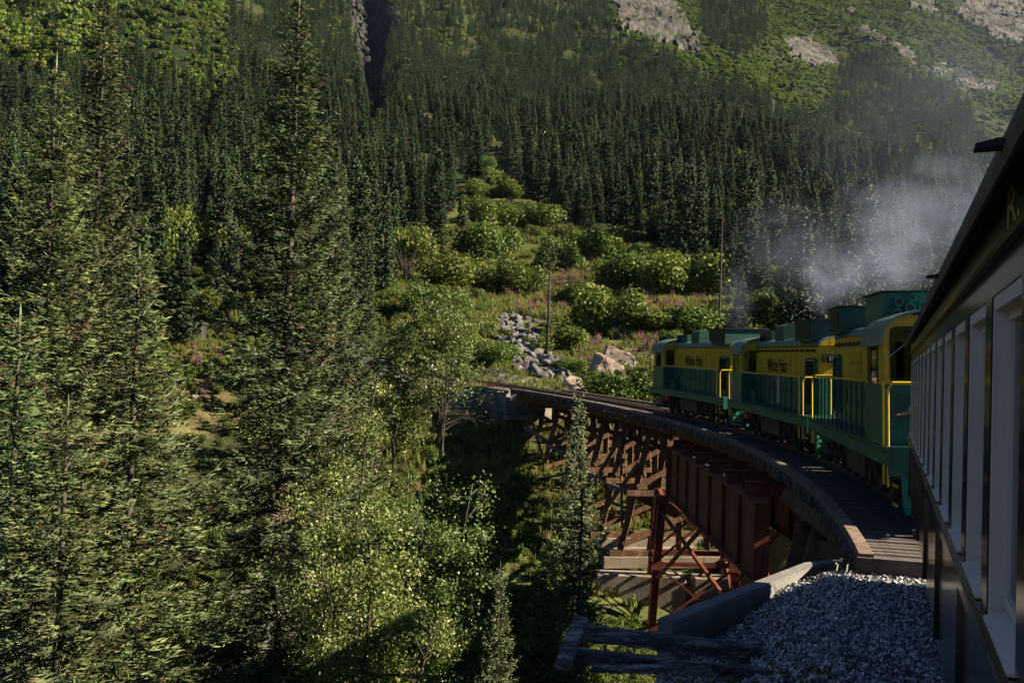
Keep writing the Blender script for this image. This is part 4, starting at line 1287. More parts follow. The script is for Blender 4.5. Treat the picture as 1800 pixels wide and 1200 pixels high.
# ------------------------------------------------------------------ passenger on the coach's end platform
def skin_body(name, joints, edges, radii, mat, parent, root_i=0, sub=2):
    me = bpy.data.meshes.new(name)
    me.from_pydata(joints, edges, [])
    o = link(name, me, parent)
    me.materials.append(mat)
    md = o.modifiers.new('skin', 'SKIN')
    for i, r in enumerate(radii):
        me.skin_vertices[0].data[i].radius = (r, r) if not isinstance(r, tuple) else r
        me.skin_vertices[0].data[i].use_root = (i == root_i)
    md.use_smooth_shade = True
    sb = o.modifiers.new('sub', 'SUBSURF'); sb.levels = sub; sb.render_levels = sub
    return o
def build_person():
    base = coach.matrix_world @ Vector((15.30, -.42, -1.48))
    p = empty('person', base, 0, 'person in a pale blue shirt with one hand out past the coach end', 'person')
    p.matrix_world = Matrix.Translation(base) @ coach_rot
    # local: x ahead, y left (outwards), z up
    J = [(0, 0, .92), (0, 0, 1.12), (0, 0, 1.36), (0, 0, 1.47), (0.01, 0, 1.54), (.02, 0, 1.64), (.02, 0, 1.73),
         (0, .18, 1.38), (.1, .30, 1.14), (.2, .46, 1.0),
         (0, -.18, 1.38), (.05, -.24, 1.1), (.16, -.2, .88),
         (0, .1, .86), (.02, .11, .48), (0, .11, .08), (.14, .11, .04),
         (0, -.1, .86), (.02, -.11, .48), (0, -.11, .08), (.14, -.11, .04)]
    E_ = [(0, 1), (1, 2), (2, 3), (3, 4), (4, 5), (5, 6), (2, 7), (7, 8), (8, 9), (2, 10), (10, 11), (11, 12), (0, 13), (13, 14), (14, 15), (15, 16), (0, 17), (17, 18), (18, 19), (19, 20)]
    R_ = [(.15, .11), (.14, .10), (.16, .10), .06, .055, (.085, .095), (.06, .07), .065, .045, .03, .065, .045, .03, .085, .06, .045, .035, .085, .06, .045, .035]
    skin_body('body', J, E_, R_, M['skin'], p)
    # shirt and trousers follow the body
    skin_body('shirt', [J[0], J[1], J[2], J[3], J[7], J[8], (.17, .41, 1.05), J[10], J[11]], [(0, 1), (1, 2), (2, 3), (2, 4), (4, 5), (5, 6), (2, 7), (7, 8)],
              [(.165, .125), (.155, .115), (.175, .115), .065, .08, .065, .055, .08, .062], M['shirt'], p)
    skin_body('trousers', [J[0], J[13], J[14], J[15], J[17], J[18], J[19]], [(0, 1), (1, 2), (2, 3), (0, 4), (4, 5), (5, 6)], [(.155, .12), .095, .075, .06, .095, .075, .06], M['trousers'], p)
    # outer hand with five fingers
    hx, hy, hz = .2, .46, 1.0
    skin_body('hand', [(hx, hy, hz), (hx + .03, hy + .07, hz - .01)], [(0, 1)], [(.024, .018), (.036, .016)], M['skin'], p)
    for k in range(4):
        b = (hx + .0 + k * .021, hy + .09 - abs(k - 1.4) * .004, hz - .012)
        ln = [.065, .075, .07, .055][k]
        skin_body('finger', [b, (b[0] + .006, b[1] + ln * .5, b[2] - .004), (b[0] + .008, b[1] + ln * .85, b[2] - .03)], [(0, 1), (1, 2)], [.009, .008, .007], M['skin'], p, sub=1)
    skin_body('thumb', [(hx - .015, hy + .035, hz - .01), (hx - .04, hy + .06, hz - .015), (hx - .045, hy + .085, hz - .03)], [(0, 1), (1, 2)], [.011, .01, .008], M['skin'], p, sub=1)
    skin_body('hair', [(0.0, 0, 1.70), (-.02, 0, 1.76), (-.05, 0, 1.66)], [(0, 1), (0, 2)], [(.092, .098), (.07, .08), (.06, .075)], M['hair'], p)
    h = MB(); h.add([(.105, .012, 1.63), (.105, -.012, 1.63), (.10, 0, 1.67), (.13, 0, 1.632)], [(0, 1, 3), (1, 2, 3), (2, 0, 3), (0, 2, 1)]); h.build('nose', M['skin'], p)
build_person()
# ------------------------------------------------------------------ plants: mesh generators (numpy)
def nrm(v): return v / (np.linalg.norm(v, axis=-1, keepdims=True) + 1e-9)

def spindles(P0, P1, r, c0, c1):
    """three-sided needle-clad shoots; returns V, F, colour"""
    n = len(P0)
    d = nrm(P1 - P0)
    ref = np.where(np.abs(d[:, 2:3]) > .9, np.array([[1., 0, 0]]), np.array([[0, 0, 1.]]))
    x = nrm(np.cross(d, ref)); y = np.cross(x, d)
    mid = P0 + (P1 - P0) * .35
    r = np.broadcast_to(np.asarray(r, float), (n,))[:, None]
    ring = [mid + (x * cos(t) + y * sin(t)) * r for t in (pi / 2, pi / 2 + 2.094, pi / 2 + 4.189)]
    V = np.stack([P0] + ring + [P1], 1).reshape(-1, 3)
    b = np.arange(n)[:, None] * 5
    F = np.concatenate([b + np.array([[0, 2, 1]]), b + np.array([[0, 3, 2]]), b + np.array([[0, 1, 3]]),
                        b + np.array([[4, 1, 2]]), b + np.array([[4, 2, 3]]), b + np.array([[4, 3, 1]])], 0)
    cm = (c0 + c1) / 2
    C = np.stack([c0, cm, cm, cm, c1], 1).reshape(-1, 3)
    return V, F, C

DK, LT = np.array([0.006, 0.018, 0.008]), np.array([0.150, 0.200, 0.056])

def spruce(H, R, rng, whorls, per, lat_sp, shoot, r_sh, detail=2, z0=.06, brown=.04, droop=.25, power=.85, leader=True, gap=0.0):
    """crown of a spruce: returns V,F,C.  detail 2 near, 1 middle, 0 far"""
    A0, A1, RR, C0, C1 = [], [], [], [], []
    def put(a, b, r, c0, c1):
        A0.append(a); A1.append(b); RR.append(np.full(len(a), r) if np.isscalar(r) else r); C0.append(c0); C1.append(c1)
    for w in range(whorls):
        u = (w + rng.uniform(-.3, .3)) / whorls
        u = min(max(u, 0.0), .985)
        z = H * (z0 + (1 - z0) * u ** .92)
        Lw = R * (1 - u) ** power * (1.0 if u > .12 else .75 + u * 2) + .12
        k = per + rng.integers(-1, 2)
        ph = rng.uniform(0, 2 * pi)
        for b in range(max(k, 3)):
            if rng.random() < gap: continue
            L = Lw * rng.uniform(.5, 1.2)
            ang = ph + 2 * pi * b / k + rng.uniform(-.35, .35)
            el = radians(-14 + 55 * u ** 1.6 + rng.uniform(-9, 9))
            out = np.array([cos(ang), sin(ang), 0.0]); side = np.array([-sin(ang), cos(ang), 0.0])
            zz = z + rng.uniform(-.5, .5) * H / whorls * .6
            def pt(t):
                t = np.asarray(t)[..., None]
                return np.array([0, 0, zz]) + out * (L * t * cos(el)) + np.array([0, 0, 1.]) * (L * (t * sin(el) - droop * np.sin(t * pi * .9) * .55 + .16 * t ** 3))
            tone = rng.uniform(.55, 1.35)
            isb = rng.random() < brown
            base_d = (np.array([.04, .026, .013]) if isb else DK) * tone
            base_l = (np.array([.11, .06, .03]) if isb else LT) * tone
            if detail == 0:
                n = 3
                t = np.linspace(0.05, .8, n)
                a = pt(t); bb = pt(np.minimum(t + .38, 1.02)) + side * rng.uniform(-.12, .12, (n, 1)) * L - np.array([0, 0, .05 * L])
                put(a, bb, .16 * L, np.tile(base_d, (n, 1)), np.tile(base_l, (n, 1)))
                continue
            nl = max(int(L / lat_sp), 3)
            t = np.sort(rng.uniform(.04, 1.0, nl * 2)); s = np.where(rng.random(nl * 2) < .5, -1., 1.)
            o = pt(t)
            ll = np.clip((1 - t) * L * .42 + shoot * .9, shoot * .8, shoot * 3.4 if detail == 2 else 1.2) * rng.uniform(.7, 1.2, nl * 2)
            d = out * .78 + side * (s * rng.uniform(.55, 1.0, nl * 2))[:, None] + np.array([0, 0, 1.]) * (rng.uniform(-.45, .38, nl * 2) if detail == 2 else rng.uniform(-.3, .15, nl * 2))[:, None]
            d = nrm(d)
            e = o + d * ll[:, None] + np.array([0, 0, -.10]) * (ll ** 2)[:, None]
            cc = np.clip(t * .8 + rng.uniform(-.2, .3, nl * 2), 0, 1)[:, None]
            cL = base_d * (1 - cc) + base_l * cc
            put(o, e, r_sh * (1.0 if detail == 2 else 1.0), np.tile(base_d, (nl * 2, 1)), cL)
            if detail == 2:
                # the branch axis itself
                tt = np.linspace(.05, .92, max(int(L / .14), 8)); a = pt(tt); b2 = pt(tt + 1.1 * (tt[1] - tt[0]))
                put(a, b2, r_sh * .8, np.tile(base_d, (len(tt), 1)), np.tile(base_d * .5 + base_l * .5, (len(tt), 1)))
                # side shoots on each lateral
                cnt = np.maximum((ll / (shoot * .62)).astype(int), 1)
                idx = np.repeat(np.arange(len(ll)), cnt)
                q = rng.uniform(.2, 1.0, len(idx))
                P = o[idx] + (e[idx] - o[idx]) * q[:, None]
                sd = np.cross(d[idx], np.array([0, 0, 1.])) * np.where(rng.random(len(idx)) < .5, -1., 1.)[:, None]
                dd = nrm(d[idx] * .8 + sd * .7 + np.array([0, 0, 1.]) * rng.uniform(-.25, .75, len(idx))[:, None])
                Q = P + dd * (shoot * rng.uniform(.5, 1.6, len(idx)))[:, None]
                br = (rng.random(len(idx)) < .035 + .05 * (t[idx] < .45))[:, None]
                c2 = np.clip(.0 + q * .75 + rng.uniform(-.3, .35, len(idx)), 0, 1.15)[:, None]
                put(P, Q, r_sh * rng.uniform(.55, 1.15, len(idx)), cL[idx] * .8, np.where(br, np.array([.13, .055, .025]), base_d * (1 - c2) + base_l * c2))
    if leader:
        n = 5 if detail == 2 else 2
        a = np.zeros((n, 3)); b = np.zeros((n, 3))
        zs_ = np.linspace(H * .955, H * .99, n); a[:, 2] = zs_; b[:, 2] = zs_ + H * .03
        put(a, b, r_sh * (1.2 if detail else 1.5), np.tile(DK, (n, 1)), np.tile(LT, (n, 1)))
    return spindles(np.concatenate(A0), np.concatenate(A1), np.concatenate(RR), np.concatenate(C0), np.concatenate(C1))

def trunk_mesh(name, H, r0, mat, n=8, seg=8, bend=.0, top=.0):
    m = MB()
    pts = []; rs = []
    for i in range(seg + 1):
        t = i / seg
        pts.append((bend * sin(t * 2.2) * H * .02, bend * sin(t * 3.1) * H * .015, H * t - (.6 if i == 0 else 0)))
        rs.append(r0 * (1 - t) ** .9 + .008 + (r0 * .5 * max(0, .06 - t) / .06))
    m.tube(pts, rs, n)
    return m.mesh(name, mat, smooth=True)

def leafblob(lobes, n, size, rng, dk, lt, up=.25, shell=.75, aspect=1.5):
    """leaf-sized faces spread through several rounded lobes: (x,y,z,rx,ry,rz)"""
    lobes = np.array(lobes, float)
    vol = (lobes[:, 3] * lobes[:, 4] * lobes[:, 5]) ** .7
    k = rng.choice(len(lobes), n, p=vol / vol.sum())
    d = nrm(rng.normal(size=(n, 3)))
    rad = (shell + (1 - shell) * rng.random(n)) * rng.uniform(.72, 1.12, n)
    inner = rng.random(n) < .25
    rad[inner] *= rng.random(inner.sum()) ** .5
    c = lobes[k, :3]; P = c + d * rad[:, None] * lobes[k, 3:]
    P += rng.normal(size=(n, 3)) * lobes[k, 3:4] * .07
    P[:, 2] = np.maximum(P[:, 2], .02)
    nv = nrm(d * .7 + np.array([0, 0, up]) + rng.normal(size=(n, 3)) * .55)
    a = nrm(np.cross(nv, rng.normal(size=(n, 3)))); b = np.cross(nv, a)
    s = size * rng.uniform(.65, 1.3, n)[:, None]
    V = np.stack([P - a * s * aspect / 2, P - b * s * .5, P + a * s * aspect / 2 - nv * s * .12, P + b * s * .5], 1).reshape(-1, 3)
    i = np.arange(n)[:, None] * 4
    F = i + np.array([[0, 1, 2, 3]])
    t = rng.random(n)[:, None] ** 1.3
    tone = lobes[k, 0:1] * 0 + rng.uniform(.85, 1.15, len(lobes))[k][:, None]
    C = np.repeat((dk * (1 - t) + lt * t) * tone, 4, axis=0)
    return V, F, C

G_DK, G_LT = np.array([.022, .045, .007]), np.array([.165, .205, .028])

# libraries of shared meshes -------------------------------------------------
def tree_variant(kind, seed):
    rng = np.random.default_rng(seed)
    if kind == 'near':
        H, R = 20.0, 3.1
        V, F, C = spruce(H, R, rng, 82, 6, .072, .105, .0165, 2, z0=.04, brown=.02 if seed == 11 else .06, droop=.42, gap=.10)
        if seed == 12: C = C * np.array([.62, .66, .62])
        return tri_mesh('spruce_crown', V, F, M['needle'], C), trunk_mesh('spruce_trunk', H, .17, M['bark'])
    if kind == 'small':
        H, R = 7.0, 1.35
        V, F, C = spruce(H, R, rng, 46, 6, .045, .068, .010, 2, z0=.05, brown=.01, power=.95, droop=.4, gap=.08)
        return tri_mesh('small_spruce_crown', V, F, M['needle'], C), trunk_mesh('small_spruce_trunk', H, .05, M['bark'])
    if kind == 'mid':
        H = 13.0; R = rng.uniform(1.6, 2.3)
        V, F, C = spruce(H, R, rng, 36, 7, .24, .34, .12, 1, z0=.03, brown=.02, droop=.35, power=.78, gap=.10)
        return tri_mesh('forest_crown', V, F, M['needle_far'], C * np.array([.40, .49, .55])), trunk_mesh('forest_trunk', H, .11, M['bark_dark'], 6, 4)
    if kind == 'far':
        H = 13.0; R = rng.uniform(1.7, 2.3)
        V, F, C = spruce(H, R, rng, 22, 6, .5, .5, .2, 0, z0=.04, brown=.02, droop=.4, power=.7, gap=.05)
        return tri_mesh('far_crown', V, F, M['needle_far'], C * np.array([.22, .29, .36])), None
NEAR = [tree_variant('near', 11), tree_variant('near', 12)]
SMALL = [tree_variant('small', 21), tree_variant('small', 22)]
MID = [tree_variant('mid', 31 + i) for i in range(6)]
FAR = [tree_variant('far', 41 + i) for i in range(6)]

def place_tree(name, var, x, y, H, H0, label, group=None, rz=None, wid=1.0, lean=0.0, z=None, cat='tree'):
    crown, trunk = var
    z = ground(x, y) - .1 if z is None else z
    root = empty(name, (x, y, z), random.uniform(0, 6.28) if rz is None else rz, label, cat, group)
    s = H / H0
    root.scale = (s * wid, s * wid, s)
    root.rotation_euler[1] = lean
    link('crown', crown, root)
    if trunk is not None: link('trunk', trunk, root)
    return root

def spruce_at(px, py_tip, Y, label, small=False, v=0, wid=1.0, rz=None, name='spruce_tree', lean=0.0, group=None, zb=None):
    tip = at(px, py_tip, Y)
    g = ground(tip.x, Y) if zb is None else zb
    H = tip.z - g
    lib, H0 = ((SMALL, 7.0) if small else (NEAR, 20.0))
    return place_tree(name, lib[v], tip.x, Y, H, H0, label, group, rz, wid, lean)

# the big spruces in front
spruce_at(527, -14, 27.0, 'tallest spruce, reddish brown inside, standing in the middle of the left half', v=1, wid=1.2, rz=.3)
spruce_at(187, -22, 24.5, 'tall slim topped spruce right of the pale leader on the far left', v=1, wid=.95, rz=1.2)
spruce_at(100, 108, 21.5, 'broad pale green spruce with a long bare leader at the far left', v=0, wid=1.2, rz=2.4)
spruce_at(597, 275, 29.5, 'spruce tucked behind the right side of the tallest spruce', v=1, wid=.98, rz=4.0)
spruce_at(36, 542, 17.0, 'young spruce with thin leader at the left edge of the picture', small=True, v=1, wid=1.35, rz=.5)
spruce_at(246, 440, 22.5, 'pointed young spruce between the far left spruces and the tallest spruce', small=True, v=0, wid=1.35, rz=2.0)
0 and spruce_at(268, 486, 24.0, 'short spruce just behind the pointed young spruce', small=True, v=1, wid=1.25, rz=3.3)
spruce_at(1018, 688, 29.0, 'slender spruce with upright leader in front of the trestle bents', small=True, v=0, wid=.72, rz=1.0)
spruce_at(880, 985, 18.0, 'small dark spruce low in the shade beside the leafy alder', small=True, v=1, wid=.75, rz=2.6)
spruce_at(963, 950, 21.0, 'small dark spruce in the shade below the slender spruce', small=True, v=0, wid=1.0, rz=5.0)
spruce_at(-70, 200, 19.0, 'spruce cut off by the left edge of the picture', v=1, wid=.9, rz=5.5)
0 and spruce_at(418, 600, 25.5, 'shorter spruce left of the foot of the tallest spruce', small=True, v=0, wid=1.35, rz=4.4)
spruce_at(120, 700, 14.5, 'low bushy spruce in the bottom left corner', small=True, v=0, wid=1.6, rz=0.9)

# ------------------------------------------------------------------ leafy alder in the foreground
def alder(x, y, H, spread, n_stem, rng, leaves, leaf, label, name='alder_tree', sparse=.0, z=None):
    z = ground(x, y) - .1 if z is None else z
    root = empty(name, (x, y, z), 0, label, 'tree')
    wood = MB(); tips = []
    for k in range(n_stem):
        a = 2 * pi * k / n_stem + rng.uniform(-.4, .4)
        top = Vector((cos(a) * spread * rng.uniform(.2, .6), sin(a) * spread * rng.uniform(.2, .5), H * rng.uniform(.72, 1.0)))
        pts = []; rs = []
        for i in range(9):
            t = i / 8
            pts.append(Vector((top.x * t ** 1.4 + rng.uniform(-.08, .08), top.y * t ** 1.4 + rng.uniform(-.08, .08), top.z * t - (.4 if i == 0 else 0))))
            rs.append(.055 * (1 - t) * H / 9 + .010)
        wood.tube(pts, rs, 7)
        for i in range(26):
            t = rng.uniform(.22, 1.0)
            j = min(int(t * 8), 7); f = t * 8 - j
            p = pts[j].lerp(pts[j + 1], f)
            b = rng.uniform(0, 2 * pi); el = rng.uniform(.1, .9)
            L = spread * (1.05 - t * .75) * rng.uniform(.5, 1.0)
            d = Vector((cos(b) * cos(el), sin(b) * cos(el), sin(el)))
            q = [p]; cur = p
            for s in range(4):
                d = (d + Vector(rng.uniform(-.22, .22, 3)) + Vector((0, 0, -.05))).normalized()
                cur = cur + d * L / 4
                q.append(cur)
                if s > 0:
                    for w in range(3):
                        dd = (d + Vector(rng.uniform(-.9, .9, 3))).normalized()
                        e = cur + dd * L * rng.uniform(.16, .34)
                        wood.tube([cur, e], [.009, .004], 3)
                        tips.append((cur, e))
            wood.tube(q, [.016 * H / 9 * (1 - .8 * s / 4) + .003 for s in range(5)], 5)
            tips.append((q[2], q[4]))
    wood.build('trunk', M['bark_dark'], root, smooth=True)
    T0 = np.array([list(t[0]) for t in tips]); T1 = np.array([list(t[1]) for t in tips])
    n = leaves
    wt = np.clip(1.15 - sparse * (T0[:, 2] / H) ** 1.5, .02, 2) * np.where(sparse < 0, np.clip(T0[:, 2] / H * 4 - 1.2, .03, 1), 1); k = rng.choice(len(tips), n, p=wt / wt.sum()); u = rng.uniform(0, 1.1, n)[:, None]
    P = T0[k] * (1 - u) + T1[k] * u + rng.normal(size=(n, 3)) * .16 * spread / 2.6
    nv = nrm(rng.normal(size=(n, 3)) * .8 + np.array([.15, -.25, .45]))
    a = nrm(np.cross(nv, rng.normal(size=(n, 3)))); b = np.cross(nv, a)
    s = leaf * rng.uniform(.7, 1.3, n)[:, None]
    fold = nv * s * .14
    V = np.stack([P - a * s * .6, P - b * s * .42 + fold, P - b * s * .3 + a * s * .3 + fold * .8, P + a * s * .65, P + b * s * .3 + a * s * .3 + fold * .8, P + b * s * .42 + fold], 1).reshape(-1, 3)
    i = np.arange(n)[:, None] * 6
    F = np.concatenate([i + np.array([[0, 1, 2, 3]]), i + np.array([[0, 3, 4, 5]])], 0)
    t = rng.random(n)[:, None]
    C = np.repeat(np.array([.04, .065, .013]) * (1 - t) + np.array([.18, .22, .06]) * t, 6, axis=0)
    link('crown', tri_mesh('alder_leaves', V, F, M['leaf'], C), root)
    return root
ra = np.random.default_rng(5)
def alder_at(px, py_top, Y, spread, stems, leaves, leaf, label, sparse=0.0):
    p = at(px, py_top, Y); g = ground(p.x, Y)
    return alder(p.x, Y, p.z - g, spread, stems, ra, leaves, leaf, label, sparse=sparse)
alder_at(742, 668, 19.0, 2.0, 4, 38000, .048, 'leafy alder with pale glinting leaves in front of the far end of the bridge', 1.5)
alder_at(660, 830, 15.5, 2.0, 4, 32000, .046, 'lower leafy alder with many small pale leaves at the bottom centre')
alder_at(600, 640, 23.0, 1.5, 3, 12000, .05, 'thin leafy alder beside the tallest spruce')
alder_at(785, 508, 66.0, 3.9, 5, 8500, .13, 'bushy alder by the track beyond the end of the bridge', -1.5)
alder_at(700, 560, 66.0, 3.0, 4, 7500, .14, 'alder on the bank left of the bushy alder beyond the bridge')

# ------------------------------------------------------------------ bushes
def bush_mesh(seed, n=5400, size=.115, dk=G_DK, lt=G_LT, tall=1.0):
    rng = np.random.default_rng(seed)
    lob = []
    for k in range(9):
        a = rng.uniform(0, 2 * pi); r = rng.uniform(.2, 1.3)
        rr = rng.uniform(.55, 1.0)
        lob.append((r * cos(a), r * sin(a), rng.uniform(.5, 1.6) * tall, rr, rr, rr * rng.uniform(.8, 1.25) * tall))
    V, F, C = leafblob(lob, n, size, rng, dk, lt)
    return tri_mesh('bush_leaves', V, F, M['bush'], C)      # about 4 m wide, 3 m high
BUSH = [bush_mesh(60 + i) for i in range(6)]
BUSH_LO = [bush_mesh(80 + i, 560, .34, G_DK, G_LT * np.array([1.0, 1.08, .9])) for i in range(5)]
def bush_stems(seed):
    rng = np.random.default_rng(seed); m = MB()
    for k in range(9):
        a = rng.uniform(0, 6.28); r = rng.uniform(.5, 1.5)
        m.tube([(0, 0, -.3), (r * .4 * cos(a), r * .4 * sin(a), .9), (r * cos(a), r * sin(a), rng.uniform(1.4, 2.4))], [.05, .035, .012], 5)
    return m.mesh('bush_stems', M['bark_dark'])
STEMS = [bush_stems(90), bush_stems(91)]
def bush_at(px, py_base, w_px, h_px, v, label, group=None, Y=None, name='alder_bush'):
    P = hit(px, py_base, 40) if Y is None else at(px, py_base, Y)
    g = ground(P.x, P.y)
    k = P.y / FPX
    root = empty(name, (P.x, P.y, g - .15), random.uniform(0, 6.28), label, 'bush', group)
    root.scale = (w_px * k / 3.0, w_px * k / 3.0, h_px * k / 2.4)
    link('foliage', BUSH[v % 6], root); link('stems', STEMS[v % 2], root)
    return root
blist = [
 (795, 510, 130, 75, 'bright rounded bush below the pair of dark spruces'),
 (722, 480, 95, 95, 'dull green bush left of the rounded bush below the dark spruces'),
 (868, 470, 110, 90, 'yellow green bush on the slope right of the dark spruces'),
 (905, 520, 90, 70, 'bush just left of the thin dead pole'),
 (985, 478, 75, 70, 'light green bush right of the top of the dead pole'),
 (1040, 455, 100, 60, 'wide low bush under the forest edge'),
 (1105, 510, 115, 75, 'dome shaped bush above the pink flower strip'),
 (1195, 520, 125, 95, 'large dark leaved bush right of the dome shaped bush'),
 (1070, 590, 130, 100, 'big feathery bush above the large split boulder'),
 (1010, 540, 90, 50, 'bush behind the foot of the dead pole'),
 (985, 620, 90, 55, 'round bush between the talus and the split boulder'),
 (1170, 590, 130, 60, 'sprawling bush behind the leading locomotive'),
 (1240, 590, 110, 60, 'bush above the roof of the leading locomotive'),
 (1095, 705, 130, 65, 'leafy bush beside the track in front of the split boulder'),
 (1140, 700, 70, 60, 'bush touching the front of the leading locomotive'),
 (1000, 655, 60, 35, 'small bush left of the split boulder'),
 (1340, 570, 80, 70, 'pale yellow green bush in the thin smoke'),
 (1175, 425, 85, 70, 'bush in front of the dark forest edge'),
 (930, 400, 90, 50, 'low bush high on the clearing under the dark forest'),
 (860, 390, 80, 50, 'bush at the upper left corner of the clearing'),
 (1075, 430, 70, 40, 'small bush beside the rocks under the forest edge'),
 (760, 560, 100, 70, 'bush behind the bushy alder'),
 (700, 640, 90, 70, 'bush by the bend of the track'),
 (360, 560, 80, 60, 'bush by the old dark block left of the tallest spruce'),
 (320, 470, 90, 120, 'tall dull bush above the gap left of the tallest spruce'),
 (400, 470, 90, 100, 'bush close left of the tallest spruce'),
 (870, 640, 80, 50, 'bush left of the grey talus'),
 (850, 300, 40, 30, 'small bush in the opening at the forest edge, highest of its row'),
 (868, 325, 50, 34, 'small bush in the opening at the forest edge, below the highest one'),
 (893, 348, 60, 34, 'low wide bush in the opening at the forest edge'),
 (838, 345, 50, 34, 'low bush left in the opening at the forest edge'),
 (1130, 475, 60, 45, 'small round bush between the dome bush and the dark bush'),
]
for i, (px, py, w, h, lb) in enumerate(blist):
    bush_at(px, py, w, h, i, lb)

# ------------------------------------------------------------------ instancing through geometry nodes
def library(name, meshes):
    c = bpy.data.collections.new(name)
    for i, me in enumerate(meshes):
        o = bpy.data.objects.new('%s_%02d' % (name, i), me)
        c.objects.link(o)
    return c
def scatter(name, P, scl, coll, rot=None, kind='stuff', tilt=0.0, rng=None, nvar=1, **tags):
    rng = rng or np.random.default_rng(len(P))
    n = len(P)
    me = bpy.data.meshes.new(name)
    me.vertices.add(n); me.vertices.foreach_set('co', np.asarray(P, np.float32).ravel())
    scl = np.asarray(scl, np.float32)
    if scl.ndim == 1: scl = np.stack([scl, scl, scl], 1)
    a = me.attributes.new('scl', 'FLOAT_VECTOR', 'POINT'); a.data.foreach_set('vector', scl.ravel())
    if rot is None: rot = np.stack([rng.normal(size=n) * tilt, rng.normal(size=n) * tilt, rng.uniform(0, 6.283, n)], 1)
    a = me.attributes.new('rot', 'FLOAT_VECTOR', 'POINT'); a.data.foreach_set('vector', np.asarray(rot, np.float32).ravel())
    a = me.attributes.new('pick', 'INT', 'POINT'); a.data.foreach_set('value', rng.integers(0, nvar, n).astype(np.int32))
    o = link(name, me)
    o['kind'] = kind
    for k, v in tags.items(): o[k] = v
    ng = bpy.data.node_groups.new(name + '_nodes', 'GeometryNodeTree')
    ng.interface.new_socket('Geometry', in_out='INPUT', socket_type='NodeSocketGeometry')
    ng.interface.new_socket('Geometry', in_out='OUTPUT', socket_type='NodeSocketGeometry')
    i = ng.nodes.new('NodeGroupInput'); out = ng.nodes.new('NodeGroupOutput')
    ip = ng.nodes.new('GeometryNodeInstanceOnPoints')
    ci = ng.nodes.new('GeometryNodeCollectionInfo')
    ci.inputs['Collection'].default_value = coll
    ci.inputs['Separate Children'].default_value = True
    ci.inputs['Reset Children'].default_value = True
    def attr(nm, ty):
        x = ng.nodes.new('GeometryNodeInputNamedAttribute'); x.data_type = ty; x.inputs['Name'].default_value = nm
        return x.outputs['Attribute']
    L = ng.links
    L.new(i.outputs[0], ip.inputs['Points'])
    L.new(ci.outputs[0], ip.inputs['Instance'])
    ip.inputs['Pick Instance'].default_value = True
    L.new(attr('pick', 'INT'), ip.inputs['Instance Index'])
    L.new(attr('rot', 'FLOAT_VECTOR'), ip.inputs['Rotation'])
    L.new(attr('scl', 'FLOAT_VECTOR'), ip.inputs['Scale'])
    L.new(ip.outputs[0], out.inputs[0])
    md = o.modifiers.new('scatter', 'NODES'); md.node_group = ng
    return o

# ------------------------------------------------------------------ forest on the mountain side
rf = np.random.default_rng(3)
def jitter_grid(x0, x1, y0, y1, d, rng):
    gx, gy = np.meshgrid(np.arange(x0, x1, d), np.arange(y0, y1, d))
    x = gx.ravel() + rng.uniform(-.48, .48, gx.size) * d; y = gy.ravel() + rng.uniform(-.48, .48, gx.size) * d
    return x, y
x, y = jitter_grid(-620, 760, 78, 1250, 5.0, rf)
k = (np.abs(np.arctan2(x, y) - 0) < radians(33)); x, y = x[k], y[k]
z = terrain(x, y)
PX, PY = project(x, y, z)
r = np.hypot(x, y)
dens = np.full(len(x), .82)
dens *= np.where(r > 500, .85, 1.0)
inb = in_poly(PX, PY, BRUSH); dens[inb] = .025
dens[in_poly(PX, PY, BRUSH2)] = .05
dens[in_poly(PX, PY, DECID)] = .12
dens[in_poly(PX, PY, CONPATCH1)] = .55
dens[in_poly(PX, PY, CONPATCH2)] = .5
dens[in_poly(PX, PY, CLEAR) & (y < 330)] = .0
dens[in_poly(PX, PY, CLEAR2)] = .0
dens[in_poly(PX, PY, GULLY) & (y > 250)] = .0
for sp in SLABS: dens[in_poly(PX, PY, sp)] = 0
patch = fbm(x / 35, y / 35, 3, 77)
dens *= np.where((patch > .30), .3, 1.0)
band = np.clip((r - 200) / 200, 0, 1)
off = RC - np.hypot(x - CX, y - CY)
dens[np.abs(off) < 9] = 0
dens[(y < 112) & (PX > 650) & (PX < 1330)] = 0
vis = (PY > -130) & (PX > -80) & (PX < 1860) & (PY < 720)
k = (rf.random(len(x)) < dens) & vis
x, y, z = x[k], y[k], z[k]; r = r[k]; PX = PX[k]; PY = PY[k]
# rough visibility: what the picture can show of each tree (ray to the crown top against the terrain is skipped; nearest first)
order = np.argsort(r); x, y, z, r, PX, PY = [a[order] for a in (x, y, z, r, PX, PY)]
hh = 12.5 * rf.uniform(.42, 1.42, len(x)) * np.where(r > 600, .85, 1.0)
print('forest trees', len(x))
hidden = (PX > 1640) & (PY > 250) | (PX > 1620) & (PY > 420)      # behind the coach
cand = np.where(~hidden)[0][:282]
rest = np.setdiff1d(np.arange(len(x)), cand)
def zone(px, py):
    if px > 1500: return 'spruce behind the smoke near the coach'
    if px > 1290: return 'spruce in the dense row behind the locomotives'
    if px > 1000: return 'spruce at the forest edge above the right half of the clearing'
    if px > 690: return 'spruce at the forest edge above the left half of the clearing'
    if px > 560: return 'spruce on the slope right of the tallest spruce'
    if px > 400: return 'spruce on the slope hidden partly by the tallest spruce'
    if px > 215: return 'spruce in the gap between the tallest spruce and the far left spruces'
    return 'spruce on the slope behind the far left spruces'
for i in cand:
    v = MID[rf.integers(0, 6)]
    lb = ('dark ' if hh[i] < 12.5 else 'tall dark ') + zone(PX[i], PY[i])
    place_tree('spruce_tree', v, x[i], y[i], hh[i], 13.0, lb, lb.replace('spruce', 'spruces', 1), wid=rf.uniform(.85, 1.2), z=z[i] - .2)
near_rest = rest[r[rest] < 420]; far_rest = rest[r[rest] >= 420]
